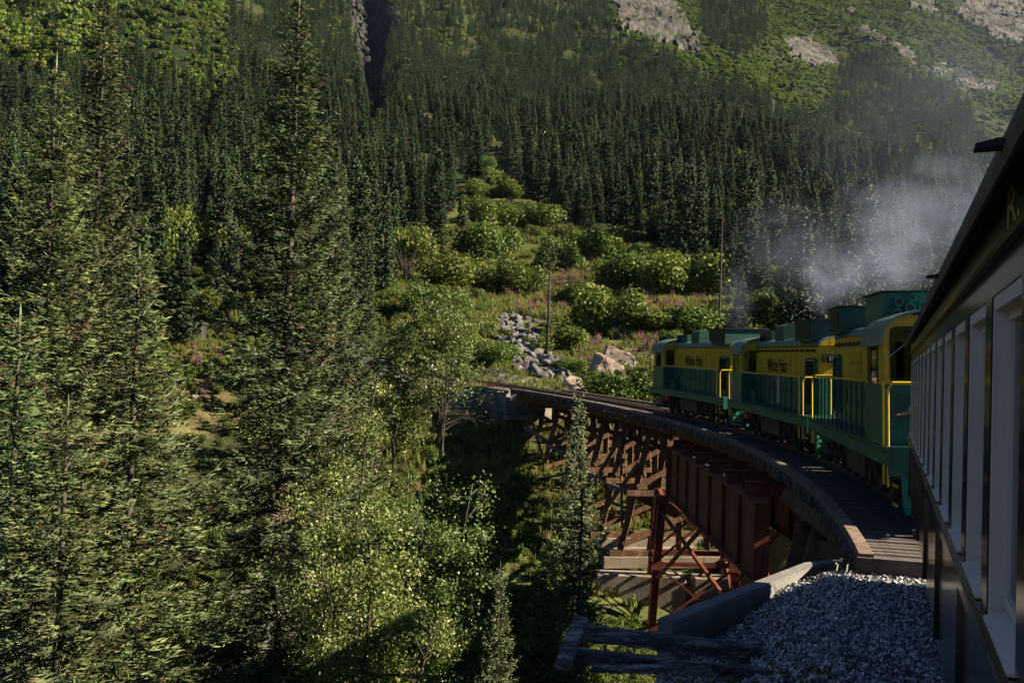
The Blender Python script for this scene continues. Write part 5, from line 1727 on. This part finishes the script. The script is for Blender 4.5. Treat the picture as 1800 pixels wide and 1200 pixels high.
lib_mid = library('forest_mid', [m[0] for m in MID]); lib_far = library('forest_far', [m[0] for m in FAR])
def tree_scl(idx, rng):
    s = hh[idx] / 13.0; w = s * rng.uniform(.8, 1.5, len(idx))
    return np.stack([w, w, s], 1)
TRI = 1; print('tris near', [len(m[0].polygons) for m in NEAR + SMALL + MID + FAR])
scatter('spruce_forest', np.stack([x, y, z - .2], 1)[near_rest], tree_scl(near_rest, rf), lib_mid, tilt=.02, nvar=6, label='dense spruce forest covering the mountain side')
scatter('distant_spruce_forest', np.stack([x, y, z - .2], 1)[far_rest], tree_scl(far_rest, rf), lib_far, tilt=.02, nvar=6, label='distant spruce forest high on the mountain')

# conspicuous middle trees
for (px, tip, base, lb, w) in [
   (665, 328, 412, 'lone small spruce right of the tallest spruce, among grey green alders', 1.3),
   (770, 312, 462, 'left one of the pair of dark spruces above the rounded bush', 1.25),
   (808, 342, 472, 'right one of the pair of dark spruces above the rounded bush', 1.25),
   (316, 405, 610, 'dark spruce standing in the gap left of the tallest spruce', 1.15),
   (1040, 378, 440, 'small spruce sticking up between bushes under the forest edge', 1.5),
   (1395, 362, 575, 'tall spruce in thin smoke above the middle locomotive', 1.1),
   (1300, 470, 590, 'short spruce right of the dead snag behind the train', 1.3),
   (1500, 350, 545, 'tall spruce inside the white smoke', 1.1),
   (1452, 400, 560, 'spruce between the two tall smoky spruces', 1.1),
   (1560, 380, 545, 'tall spruce at the right side of the white smoke', 1.1),
   (1340, 400, 560, 'narrow spruce left of the tall spruce in thin smoke', 1.1),
   (1220, 560, 600, 'small spruce behind the middle of the leading locomotive', 1.6)]:
    P = hit(px, base, 60)
    tp = at(px, tip, P.y)
    place_tree('spruce_tree', MID[rf.integers(0, 6)], P.x, P.y, tp.z - P.z, 13.0, lb, wid=w, z=P.z - .2)

# dead trees
def snag(px, tip, base, lb, Y, w=.12, foliage=False, brown=False):
    tp = at(px + (tip - base) * -.012, tip, Y); P = at(px, base, Y); P.z = ground(P.x, Y)
    root = empty('dead_tree', (P.x, P.y, P.z - .2), 0, lb, 'tree')
    H = tp.z - P.z
    root.rotation_euler = (0, 0.01, 0)
    m = MB(); m.tube([(0, 0, 0), (.05, 0, H * .5), (.02, 0, H)], [w, w * .7, .03], 7); m.build('trunk', M['bark_dark'], root, smooth=True)
    m = MB(); rg = np.random.default_rng(int(px))
    for k in range(110):
        z_ = H * rg.uniform(.3, .98); a = rg.uniform(0, 6.28); L = (1 - z_ / H) * H * .09 + .25
        m.tube([(0, 0, z_), (cos(a) * L * .6, sin(a) * L * .6, z_ - .05), (cos(a) * L, sin(a) * L, z_ - .2 * L)], [.025, .016, .006], 4)
    m.build('dead_branches', M['bark_dark'], root)['kind'] = 'stuff'
    if foliage:
        V, F, C = spruce(H * .22, .95, rg, 9, 5, .2, .25, .07, 1)
        V[:, 2] += H * .8
        link('crown', tri_mesh('snag_crown', V, F, M['needle_far'], C * .8), root)
snag(962, 425, 572, 'thin dead pole of a spruce with a tuft on top, above the talus', 96, .16, True)
snag(1262, 385, 600, 'bare brown snag behind the leading locomotive', 112, .16)
snag(1010, 845, 1120, 'thin dark dead stem in the shade beside the trestle', 27.5, .05)

# grey leafless alder thicket in the middle distance
def thicket(px, base, w, h, lb):
    P = hit(px, base, 60); k = P.y / FPX
    root = empty('bare_bush', (P.x, P.y, P.z), 0, lb, 'bush')
    rg = np.random.default_rng(int(px)); m = MB()
    for i in range(46):
        a = rg.uniform(0, 6.28); L = h * k * rg.uniform(.6, 1.0); sx = w * k / 2 * rg.uniform(.2, 1)
        p = [(0, 0, -.2), (sx * cos(a) * .45, sx * sin(a) * .45, L * .55), (sx * cos(a), sx * sin(a), L)]
        m.tube(p, [.05, .035, .015], 4)
        for j in range(3):
            b = rg.uniform(0, 6.28); m.tube([p[1], (p[1][0] + cos(b) * .6, p[1][1] + sin(b) * .6, p[1][2] + rg.uniform(.3, 1))], [.02, .01], 3)
    m.build('stems', M['bark_dark'], root)
thicket(715, 505, 60, 70, 'pale leafless alder stems left of the rounded bush')

TALUS = [(868, 560), (905, 548), (955, 575), (960, 625), (1000, 640), (1012, 665), (960, 668), (905, 650), (878, 610)]
MEADOW = [(865, 500), (960, 470), (1060, 470), (1250, 490), (1262, 560), (1140, 600), (1140, 700), (860, 700)]
# shrubs: brush on the upper slope, shrubs between the trees, undergrowth near the line
rb = np.random.default_rng(8)
x, y = jitter_grid(-500, 900, 100, 1500, 4.6, rb)
k = (np.abs(np.arctan2(x, y)) < radians(33)); x, y = x[k], y[k]
z = terrain(x, y); PX, PY = project(x, y, z)
d = np.full(len(x), .15)
d[in_poly(PX, PY, BRUSH)] = .86
d[in_poly(PX, PY, BRUSH2)] = .8
d[in_poly(PX, PY, DECID)] = .75
d[in_poly(PX, PY, CLEAR)] = np.where(y[in_poly(PX, PY, CLEAR)] > 150, .6, .6)
d[in_poly(PX, PY, MEADOW)] = .05
d[in_poly(PX, PY, GULLY)] = .04
d[in_poly(PX, PY, CONPATCH1) | in_poly(PX, PY, CONPATCH2)] = .45
d *= np.where(fbm(x / 28, y / 28, 3, 12) > -.35, 1, .35)
for sp in SLABS: d[in_poly(PX, PY, sp)] = 0.0
off = RC - np.hypot(x - CX, y - CY); d[np.abs(off) < 7] = 0
k = (rb.random(len(x)) < d) & (PY > -60) & (PY < 720) & (PX > -60) & (PX < 1850)
x, y, z, PX, PY = x[k], y[k], z[k], PX[k], PY[k]
rr = np.hypot(x, y)
s = rb.uniform(.55, 1.35, len(x)) * np.where(in_poly(PX, PY, DECID), 1.7, 1.0)
s = np.where(in_poly(PX, PY, CLEAR), s * .8, s)
s = np.where(rr > 500, s * 1.2, s)
s = np.where(in_poly(PX, PY, BRUSH) | in_poly(PX, PY, BRUSH2), s * 1.3, s)
forest_zone = ~(in_poly(PX, PY, BRUSH) | in_poly(PX, PY, BRUSH2) | in_poly(PX, PY, CLEAR))
s = np.where(forest_zone, s * rb.uniform(.7, 1.7, len(s)), s)
lib_b = library('brush_near', BUSH); lib_bl = library('brush_far', BUSH_LO)
n1 = rr < 260
print('brush', len(x), n1.sum())
hs = np.where(in_poly(PX, PY, BRUSH), .62, 1.0) * rb.uniform(.7, 1.25, len(x))
scatter('alder_brush', np.stack([x, y, z - .3], 1)[n1], np.stack([s, s, s * hs], 1)[n1], lib_b, nvar=6, label='alder brush growing between the trees and on the clearing')
scatter('mountain_brush', np.stack([x, y, z - .3], 1)[~n1], np.stack([s, s, s * hs], 1)[~n1], lib_bl, nvar=5, label='light green brush covering the upper mountain slope')

# undergrowth around the ravine
x, y = jitter_grid(-45, 50, 9, 175, 1.15, rb)
z = terrain(x, y); PX, PY = project(x, y, z)
off = RC - np.hypot(x - CX, y - CY); sarc = (np.arctan2(y - CY, x - CX) - TH0) * RE
ok = (np.abs(off) > 3.6) & (PX > -60) & (PX < 1700)
ok &= ~((sarc < S_NEAR + 6) & (off < 5.6) & (off > -3))
under = (sarc > S_NEAR) & (sarc < S_FAR) & (np.abs(off) < 7)
p = np.where(off > 0, .85, .5)
p = np.where(under, .10, p)
p = np.where((y > 74) & (off < 0), .6, p)
p = np.where((y > 74) & in_poly(PX, PY, MEADOW), .12, p)
p = np.where(in_poly(PX, PY, TALUS), .04, p)
p = np.where(off > 9, .9, p)
p = np.where((y > 45) & (y < 76) & (off > 0), .42, p)
k = ok & (rb.random(len(x)) < p)
x, y, z = x[k], y[k], z[k]
s = rb.uniform(.14, .42, len(x)) * np.where(y > 74, .9, 1.0) * np.where(y > 110, 1.4, 1.0)
s = np.where((x > -2) & (y < 40), s * .8, s)
small_b = [bush_mesh(100 + i, 900, .22, G_DK * .9, G_LT * .8) for i in range(5)]
ux, uy = jitter_grid(-8, 9, 10, 46, .62, rb)
uz = terrain(ux, uy); uo = RC - np.hypot(ux - CX, uy - CY)
upast = (ux - WALL_A[0]) * _wn[0] + (uy - WALL_A[1]) * _wn[1]
uk = ((uo > 6.6) | ((uo > 3.6) & (uy > 26)) | ((upast > .8) & (uo > 2.5))) & (rb.random(len(ux)) < .85)
us = rb.uniform(.10, .26, uk.sum())
x = np.concatenate([x, ux[uk]]); y = np.concatenate([y, uy[uk]]); z = np.concatenate([z, uz[uk]]); s = np.concatenate([s, us])
scatter('undergrowth', np.stack([x, y, z - .1], 1), np.stack([s, s, s * rb.uniform(.8, 1.7, len(s))], 1), library('undergrowth_lib', small_b), nvar=5, label='leafy undergrowth filling the ravine')
print('undergrowth', len(x))

# ------------------------------------------------------------------ grass and fireweed
def tuft_mesh(seed, n=26, h=.5, dk=(.05, .08, .015), lt=(.19, .21, .045)):
    rg = np.random.default_rng(seed); V = []; F = []; C = []
    for i in range(n):
        a = rg.uniform(0, 6.28); r = rg.uniform(0, .22); L = h * rg.uniform(.5, 1.1); le = rg.uniform(.05, .4) * L
        b = rg.uniform(0, 6.28); w = .016
        bx, by = r * cos(a), r * sin(a); px_, py_ = -sin(b) * w, cos(b) * w
        k = len(V)
        V += [(bx - px_, by - py_, -.03), (bx + px_, by + py_, -.03), (bx + cos(b) * le * .4 + px_, by + sin(b) * le * .4 + py_, L * .6), (bx + cos(b) * le * .4 - px_, by + sin(b) * le * .4 - py_, L * .6), (bx + cos(b) * le, by + sin(b) * le, L)]
        F += [(k, k + 1, k + 2), (k, k + 2, k + 3), (k + 3, k + 2, k + 4)]
        t = rg.random(); c = np.array(dk) * (1 - t) + np.array(lt) * t
        C += [c * .7, c * .7, c, c, c * 1.2]
    return tri_mesh('grass_tuft', V, F, M['grass'], np.array(C))
TUFT = [tuft_mesh(200 + i) for i in range(3)] + [tuft_mesh(210, 22, .55, (.09, .08, .03), (.22, .17, .07))]
def fireweed_mesh(seed):
    rg = np.random.default_rng(seed); P0 = []; P1 = []; R_ = []; C0 = []; C1 = []
    for s in range(6):
        a = rg.uniform(0, 6.28); r = rg.uniform(0, .35); H = rg.uniform(.8, 1.3); bx, by = r * cos(a), r * sin(a)
        P0.append((bx, by, 0)); P1.append((bx, by, H)); R_.append(.015); C0.append((.08, .1, .03)); C1.append((.25, .08, .1))
        for k in range(12):
            z = H * rg.uniform(.15, .62); b = rg.uniform(0, 6.28); P0.append((bx, by, z)); P1.append((bx + cos(b) * .12, by + sin(b) * .12, z + .05)); R_.append(.015); C0.append((.06, .09, .02)); C1.append((.10, .13, .03))
        for k in range(14):
            z = H * rg.uniform(.62, .98); b = rg.uniform(0, 6.28); L = .07 * (1.2 - z / H) + .03; P0.append((bx, by, z)); P1.append((bx + cos(b) * L, by + sin(b) * L, z)); R_.append(.022); C0.append((.32, .07, .19)); C1.append((.42, .13, .28))
    V, F, C = spindles(np.array(P0), np.array(P1), np.array(R_), np.array(C0), np.array(C1))
    return tri_mesh('fireweed', V, F, M['grass'], C)
FW = [fireweed_mesh(300 + i) for i in range(3)]
rg = np.random.default_rng(9)
TALUS = [(868, 560), (905, 548), (955, 575), (960, 625), (1000, 640), (1012, 665), (960, 668), (905, 650), (878, 610)]
x, y = jitter_grid(-34, 60, 26, 215, .62, rg)
z = terrain(x, y); PX, PY = project(x, y, z)
off = RC - np.hypot(x - CX, y - CY); sarc = (np.arctan2(y - CY, x - CX) - TH0) * RE
reg = in_poly(PX, PY, CLEAR) & (y > 66) | ((y > 48) & (y < 76) & (off < 14) & (off > -14) & (z < zdeck(sarc) - 1.0)) | in_poly(PX, PY, CLEAR2)
reg &= ~in_poly(PX, PY, TALUS)
reg &= (np.abs(off) > 2.6) | (z < zdeck(sarc) - 1.5)
k = reg & (rg.random(len(x)) < np.clip(1.3 - y / 260, .3, .8) * (fbm(x / 6, y / 6, 3, 5) > -.25))
gx, gy, gz = x[k], y[k], z[k]
s = rg.uniform(.7, 1.5, len(gx)) * np.where(gy > 110, 1.7, 1.0)
scatter('meadow_grass', np.stack([gx, gy, gz], 1), s, library('grass_lib', TUFT), nvar=4, tilt=.12, label='grass and weeds on the clearing and under the bridge')
print('grass', len(gx))
FWP = [([(880, 520), (1000, 480), (1240, 500), (1250, 560), (1000, 560), (900, 560)], .5), ([(880, 640), (930, 630), (960, 665), (900, 660)], .5),
       ([(1120, 600), (1150, 600), (1150, 640), (1100, 640)], .5), ([(290, 620), (420, 600), (420, 720), (300, 720)], .12), ([(1000, 615), (1110, 600), (1130, 640), (1010, 650)], .25)]
fd = np.zeros(len(x))
for poly_, dd in FWP: fd[in_poly(PX, PY, poly_) & (y > 60)] = dd * .36
k = (rg.random(len(x)) < fd * (fbm(x / 4, y / 4, 2, 88) > -.2)) & (np.abs(off) > 3)
fx, fy, fz = x[k], y[k], z[k]
scatter('fireweed_patch', np.stack([fx, fy, fz], 1), rg.uniform(.8, 1.5, len(fx)), library('fireweed_lib', FW), nvar=3, tilt=.08, label='pink fireweed flowers in the grass of the clearing')
print('fireweed', len(fx))

# ------------------------------------------------------------------ rocks
def rock_mesh(seed, mat, flat=.75, npt=16):
    rg_ = np.random.default_rng(seed); bm = bmesh.new()
    for p in rg_.normal(size=(npt, 3)):
        p = p / np.linalg.norm(p) * rg_.uniform(.75, 1.1)
        bm.verts.new((p[0], p[1] * .85, p[2] * flat))
    bmesh.ops.convex_hull(bm, input=bm.verts)
    for v in [v for v in bm.verts if not v.link_faces]: bm.verts.remove(v)
    bmesh.ops.bevel(bm, geom=list(bm.edges), offset=.06, segments=1, affect='EDGES')
    me = bpy.data.meshes.new('rock'); bm.to_mesh(me); bm.free(); me.materials.append(mat)
    return me
RK = [rock_mesh(400 + i, M['rock']) for i in range(8)]
rr_ = np.random.default_rng(14)
TALUS = [(868, 560), (905, 548), (955, 575), (960, 625), (1000, 640), (1012, 665), (960, 668), (905, 650), (878, 610)]
cnt = 0
pts = []
while cnt < 250:
    px, py = rr_.uniform(865, 1015), rr_.uniform(548, 670)
    if not in_poly(np.array([px]), np.array([py]), TALUS)[0]: continue
    P = hit(px, py, 60, 200)
    r = rr_.uniform(.32, .85) * (1.25 if rr_.random() < .2 else 1) * (.85 if py < 590 else 1.05)
    pts.append((P, r)); cnt += 1
for (px, py, r) in [(1120, 640, .8), (1105, 648, .6), (1090, 660, .5), (1140, 645, .5), (985, 500, .7), (970, 515, .6), (955, 528, .8), (1010, 535, .8), (1000, 486, .7), (1035, 498, .5),
                    (1100, 425, 1.0), (1118, 432, .8), (1085, 420, .7), (1205, 535, .8), (1130, 440, .6), (1210, 545, .5), (700, 560, .9), (935, 520, .6), (1035, 545, .7), (320, 640, .6), (345, 700, .5)]:
    pts.append((hit(px, py, 60, 260), r))
for (P, r) in pts:
    o = link('rock', RK[rr_.integers(0, 8)])
    o.location = P + Vector((0, 0, r * .15)); o.scale = (r, r, r); o.rotation_euler = tuple(rr_.uniform(-.5, .5, 2)) + (rr_.uniform(0, 6.28),)
    tal = 868 < project(P.x, P.y, P.z)[0] < 1015 and project(P.x, P.y, P.z)[1] > 548
    if tal: tag(o, 'angular dark grey rock of the talus heap above the track', 'rock', 'rocks of the talus heap')
    else: tag(o, 'grey rock lying in the grass of the clearing', 'rock', 'rocks scattered on the clearing')

def big_rock(px, py, w, h, d, seed, lb, rz, Y=None, cuts=None):
    P = hit(px, py, 60, 200) if Y is None else at(px, py, Y)
    rg_ = np.random.default_rng(seed); bm = bmesh.new()
    k = P.y / FPX; W, H = w * k / 2, h * k
    for q in cuts: bm.verts.new((q[0] * W, q[1] * d, q[2] * H))
    bmesh.ops.convex_hull(bm, input=bm.verts)
    bmesh.ops.bevel(bm, geom=list(bm.edges), offset=.09, segments=2, affect='EDGES')
    bmesh.ops.triangulate(bm, faces=bm.faces)
    for _ in range(3): bmesh.ops.subdivide_edges(bm, edges=bm.edges, cuts=1, use_grid_fill=True)
    from mathutils import noise
    bm.normal_update()
    for v in bm.verts:
        v.co += v.normal * (noise.fractal(v.co * .9, 1, 2, 5) * .10)
    me = bpy.data.meshes.new('boulder'); bm.to_mesh(me); bm.free(); me.materials.append(M['boulder'])
    o = link('boulder', me, None, P - Vector((0, 0, .3)), rz)
    return tag(o, lb, 'boulder')
big_rock(1064, 655, 70, 44, 1.0, 1, 'large split boulder, front half with a dark shaded side', .1, cuts=[(-1, -.8, -.3), (-.95, .6, -.3), (-.62, -.5, .95), (-.5, .7, 1.0), (.95, .7, .45), (.9, -.8, .42), (1.0, -.9, -.3), (1, .9, -.3), (-.2, -1, .8), (.3, -1.1, -.3)])
big_rock(1087, 640, 60, 40, .9, 2, 'rear slab of the split boulder, lit orange brown', .1, cuts=[(-1, -.5, .1), (-1, .7, -.3), (-.75, -.3, 1.0), (-.7, .8, 1.0), (.95, .7, .55), (.95, -.6, .5), (1.0, -.8, -.3), (1, .8, -.3), (-.9, -.6, -.3)])
big_rock(1012, 694, 54, 42, .9, 3, 'reddish brown boulder beside the track', 0, cuts=[(-1, -.6, .0), (-.8, -.5, .8), (-.4, .6, 1.0), (.3, -.3, .9), (1, -.4, -.1), (.9, .7, -.1), (-.9, .7, 0), (0, -1, .2), (0, -.8, -.3), (.8, .2, .4)])
# dark old block in the gap left of the tallest spruce
P = hit(342, 600, 50); m = MB(); m.box(-.9, .9, -.8, .8, -.5, 1.7); m.box(-1.05, 1.05, -.95, .95, 1.702, 1.95)
o = m.build('concrete_block', M['cliff'], None, loc=P); tag(o, 'dark weathered stone block half hidden left of the tallest spruce', 'block')

# granite slabs showing through the brush
RKD = [rock_mesh(440 + i, M['cliff']) for i in range(4)]
for i in range(70):
    t = i / 70; px = 628 + 26 * t + rr_.uniform(-7, 9); py = -15 + 170 * t
    P = hit(px, py, 300); r = rr_.uniform(1.8, 4.2)
    o = link('rock', RKD[rr_.integers(0, 4)]); o.location = P + Vector((0, -1.5, r * .6 + 1.2)); o.scale = (r, r, r); o.rotation_euler = tuple(rr_.uniform(-.5, .5, 2)) + (rr_.uniform(0, 6.28),)
    tag(o, 'dark boulder in the bed of the steep stream gully', 'rock', 'boulders in the stream gully')
labels = ['large bare granite face at the top of the mountain slope', 'pale granite slab amid the upper brush', 'small granite patch right of the bare face', 'small pale ledge on the upper left slope',
          'small reddish ledge in the forest', 'small grey ledge in the forest right of the gully', 'blueish granite face in the top right corner', 'granite face left of the top right corner',
          'thin granite ledge on the upper right', 'narrow granite strip between brush', 'long low ledge in the hazy upper right']
def slab(poly, label, mat='granite', name='rock_slab', lift=1.2, nn=48):
    poly = np.array(poly, float)
    x0, y0 = poly.min(0); x1, y1 = poly.max(0)
    cx, cy = poly.mean(0)
    u, v = np.meshgrid(np.linspace(x0 - 4, x1 + 4, nn), np.linspace(max(y0, -70) - 3, y1 + 3, nn))
    wx = (x1 - x0) * .10; jx = fbm(u.ravel() / (wx + 3), v.ravel() / (wx + 3), 3, 33) * wx * 1.6; jy = fbm(u.ravel() / (wx + 3) + 9, v.ravel() / (wx + 3), 3, 35) * wx * 1.6
    inside = in_poly(u.ravel() + jx, v.ravel() + jy, poly)
    P = np.array([list(hit(a, b, 150, 2400)) for a, b in zip(u.ravel(), v.ravel())])
    n = fbm(P[:, 0] / 14, P[:, 1] / 14, 4, 50); n2 = np.abs(fbm(P[:, 0] / 40, P[:, 2] / 12, 4, 51))
    sc = P[:, 1].mean() / 600
    P[:, 2] += np.where(inside, (lift + n * 1.6 + n2 * 2.0) * sc, -4 * sc)
    P[:, 1] -= np.where(inside, n2 * 2 * sc, 0)
    i, j = np.meshgrid(np.arange(nn - 1), np.arange(nn - 1), indexing='ij'); a = (i * nn + j).ravel()
    F = np.stack([a, a + nn, a + nn + 1, a + 1], 1)
    keep = inside[F].any(1)
    o_ = P.mean(0)
    me = tri_mesh(name, P - o_, F[keep], M[mat], smooth=False)
    o = link(name, me, None, Vector(o_))
    return tag(o, label, 'rock')
for i_, (sp, lb) in enumerate(zip(SLABS, labels)): slab(sp, lb, lift=.5 if i_ in (0, 1, 6, 7) else .1)
slab([(600, -60), (625, 40), (640, 110), (655, 165), (668, 150), (672, 60), (668, -60)], 'dark wet rocks of the steep stream gully', 'cliff', 'gully_rocks', .0)
slab([(672, -60), (676, 60), (670, 160), (690, 150), (702, 60), (706, -60)], 'dark cliff on the right side of the stream gully', 'cliff', 'gully_cliff', .6)
# thin cascade threading the gully
m = MB(); rg = np.random.default_rng(2)
pts_ = [(622, -20), (632, 10), (636, 35), (641, 60), (645, 85), (648, 105), (651, 130), (654, 150)]
prev = None
for a, b in zip(pts_[:-1], pts_[1:]):
    for k in range(3):
        t0 = k / 3; t1 = t0 + .26
        A = hit(a[0] + (b[0] - a[0]) * t0 + rg.uniform(-2, 2), a[1] + (b[1] - a[1]) * t0, 300); B = hit(a[0] + (b[0] - a[0]) * t1 + rg.uniform(-2, 2), a[1] + (b[1] - a[1]) * t1, 300)
        m.tube([A + Vector((0, -3, 3.4)), B + Vector((0, -3, 3.2))], [.22, .3], 5)
o = m.build('cascade', plain('white_water', (.05, .06, .085), .4)); tag(o, 'thin cascade of water running down the dark gully', 'waterfall'); o['kind'] = 'structure'

# ------------------------------------------------------------------ gravel
def stone_mesh(seed):
    rg_ = np.random.default_rng(seed); bm = bmesh.new()
    for p in rg_.normal(size=(10, 3)):
        p = p / np.linalg.norm(p); bm.verts.new((p[0], p[1] * .8, p[2] * .6))
    bmesh.ops.convex_hull(bm, input=bm.verts)
    for v in [v for v in bm.verts if not v.link_faces]: bm.verts.remove(v)
    me = bpy.data.meshes.new('stone'); bm.to_mesh(me); bm.free(); me.materials.append(M['stone'])
    return me
ST = library('stone_lib', [stone_mesh(500 + i) for i in range(8)])
rs = np.random.default_rng(4)
n = 85000
x = rs.uniform(-1.5, 8.0, n); y = rs.uniform(6.5, 17.5, n)
z = terrain(x, y); off = RC - np.hypot(x - CX, y - CY); sarc = (np.arctan2(y - CY, x - CX) - TH0) * RE
past = (x - WALL_A[0]) * _wn[0] + (y - WALL_A[1]) * _wn[1]
k = (off > -1.5) & (off < 6.4 + fbm(x, y, 2, 6) * .8) & np.where(off > 1.5, past < -.02, sarc < S_NEAR + .2) 
x, y, z = x[k], y[k], z[k]
s = rs.uniform(.015, .037, len(x)) * np.where(rs.random(len(x)) < .05, 1.5, 1)
scatter('ballast_gravel', np.stack([x, y, z + s * rs.uniform(-.2, .8, len(s))], 1), s, ST, rot=rs.uniform(0, 6.28, (len(s), 3)), nvar=8, label='grey crushed stone ballast beside the coach')
print('stones', len(x))
n = 9000
sa = rs.uniform(S_FAR, S_FAR + 32, n); of = rs.uniform(-3, 3.4, n); th = TH0 + sa / RE
x = CX + (RC - of) * np.cos(th); y = CY + (RC - of) * np.sin(th); z = terrain(x, y)
s = rs.uniform(.04, .09, n)
scatter('far_ballast', np.stack([x, y, z + s * .3], 1), s, ST, rot=rs.uniform(0, 6.28, (n, 3)), nvar=8, label='pale ballast of the line beyond the bridge')
# ties of the line beyond and before the bridge
def line_ties(s0, s1, lb):
    root = empty('railway_track', track(s0, 0, -.2), 0, lb, 'track')
    m = MB(); m.box(-1.2, 1.2, -.11, .11, -.16, 0)
    me = m.mesh('tie', M['tie']); s = s0
    while s < s1:
        o = link('tie', me, root, track(s, 0, -.135) - root.location); l = tleft(s); o.rotation_euler = (0, 0, atan2(-l.y, -l.x)); s += .55
line_ties(S_FAR + .8, S_FAR + 30, 'ties of the railway line beyond the far end of the bridge')

# dry weeds by the retaining wall and in the gravel
rw = np.random.default_rng(6)
for i in range(16):
    px, py = rw.uniform(1215, 1400), rw.uniform(1060, 1130)
    P = hit(px, py, 8, 30)
    m = MB()
    for k in range(4):
        a = rw.uniform(0, 6.28); h = rw.uniform(.12, .34); le = rw.uniform(.02, .14)
        m.tube([(0, 0, -.02), (cos(a) * le * .4, sin(a) * le * .4, h * .6), (cos(a) * le, sin(a) * le, h)], [.003, .0025, .0015], 4)
    o = m.build('dry_weed', plain('dry_stem', (.35, .22, .12), .8) if i == 0 else bpy.data.materials['dry_stem'], None, loc=P)
    tag(o, 'dry reddish weed stalk in the gravel beside the retaining wall', 'weed', 'dry weeds beside the retaining wall')
gt = []
for i in range(120):
    px, py = rw.uniform(960, 1500), rw.uniform(1130, 1215)
    if px > 1250 and py < 1165: continue
    P = hit(px, py, 6, 30); gt.append(P)
scatter('verge_weeds', np.array([list(p) for p in gt]), rw.uniform(.10, .24, len(gt)), bpy.data.collections['grass_lib'], nvar=4, tilt=.2, label='small weeds at the foot of the gravel bank')

# ------------------------------------------------------------------ exhaust smoke
def smoke(name, loc, rad, dens, label, seed, rot=(0, 0, 0), scale=1.6):
    bm = bmesh.new(); bmesh.ops.create_icosphere(bm, subdivisions=3, radius=1.0)
    me = bpy.data.meshes.new(name); bm.to_mesh(me); bm.free()
    m = bpy.data.materials.new(name + '_volume'); m.use_nodes = True; nt = m.node_tree
    nt.nodes.clear(); L = nt.links
    out = N(nt, 'ShaderNodeOutputMaterial'); pv = N(nt, 'ShaderNodeVolumePrincipled')
    pv.inputs['Color'].default_value = (.52, .64, .92, 1); pv.inputs['Anisotropy'].default_value = .1
    tc = N(nt, 'ShaderNodeTexCoord')
    ln = N(nt, 'ShaderNodeVectorMath', operation='LENGTH'); L.new(tc.outputs['Object'], ln.inputs[0])
    fall = N(nt, 'ShaderNodeMapRange', interpolation_type='SMOOTHSTEP'); fall.inputs[1].default_value = .15; fall.inputs[2].default_value = 1.0; fall.inputs[3].default_value = 1; fall.inputs[4].default_value = 0
    L.new(ln.outputs['Value'], fall.inputs[0])
    mp = N(nt, 'ShaderNodeMapping'); mp.inputs['Location'].default_value = (seed, seed * 2, 0)
    L.new(tc.outputs['Object'], mp.inputs[0])
    no = N(nt, 'ShaderNodeTexNoise', i_Scale=scale, i_Detail=5, i_Roughness=.6, i_Distortion=.6); L.new(mp.outputs[0], no.inputs['Vector'])
    nr = N(nt, 'ShaderNodeMapRange'); nr.inputs[1].default_value = .36; nr.inputs[2].default_value = .72; nr.inputs[3].default_value = 0; nr.inputs[4].default_value = 1
    L.new(no.outputs['Fac'], nr.inputs[0])
    mu = N(nt, 'ShaderNodeMath', operation='MULTIPLY'); L.new(fall.outputs[0], mu.inputs[0]); L.new(nr.outputs[0], mu.inputs[1])
    m2 = N(nt, 'ShaderNodeMath', operation='MULTIPLY'); L.new(mu.outputs[0], m2.inputs[0]); m2.inputs[1].default_value = dens
    L.new(m2.outputs[0], pv.inputs['Density']); L.new(pv.outputs[0], out.inputs['Volume'])
    me.materials.append(m)
    o = link(name, me, None, loc); o.scale = rad; o.rotation_euler = rot
    o['kind'] = 'stuff'; o['label'] = label
    return o
smoke('exhaust_smoke', at(1462, 490, 33), (1.3, 1.3, 1.5), .5, 'smoke rising from the stack of the middle locomotive', 3)
smoke('exhaust_smoke', at(1560, 455, 40), (3.0, 2.6, 2.4), .22, 'bright cloud of smoke drifting over the nearest locomotive', 9)
smoke('exhaust_smoke', at(1640, 375, 55), (6.5, 4.5, 4.0), .13, 'thin bluish smoke spreading towards the coach roof', 17)
smoke('exhaust_smoke', at(1390, 430, 48), (3.6, 3.0, 3.2), .06, 'faint veil of smoke in front of the spruces', 23)
smoke('exhaust_smoke', at(1296, 525, 43), (1.0, 1.0, 2.0), .13, 'thin wisp of smoke from the leading locomotive', 31)

smoke('exhaust_smoke', at(1690, 210, 160), (34, 40, 30), .0028, 'very thin blue haze volume added over the slope at the upper right', 41)  # added veil standing in for distant blue haze, not exhaust
# ------------------------------------------------------------------ haze of the valley air
m = MB(); m.box(-1000, 1200, -40, 2300, -40, 1150)
o = m.build('haze', None)
o.data.materials.clear()
hm = bpy.data.materials.new('haze_air'); hm.use_nodes = True; nt = hm.node_tree; nt.nodes.clear()
out = N(nt, 'ShaderNodeOutputMaterial'); pv = N(nt, 'ShaderNodeVolumePrincipled')
pv.inputs['Color'].default_value = (.42, .60, 1.0, 1); pv.inputs['Density'].default_value = HAZE; pv.inputs['Anisotropy'].default_value = 0.0
nt.links.new(pv.outputs[0], out.inputs['Volume'])
o.data.materials.append(hm)
o['kind'] = 'stuff'; o['label'] = 'bluish valley haze'
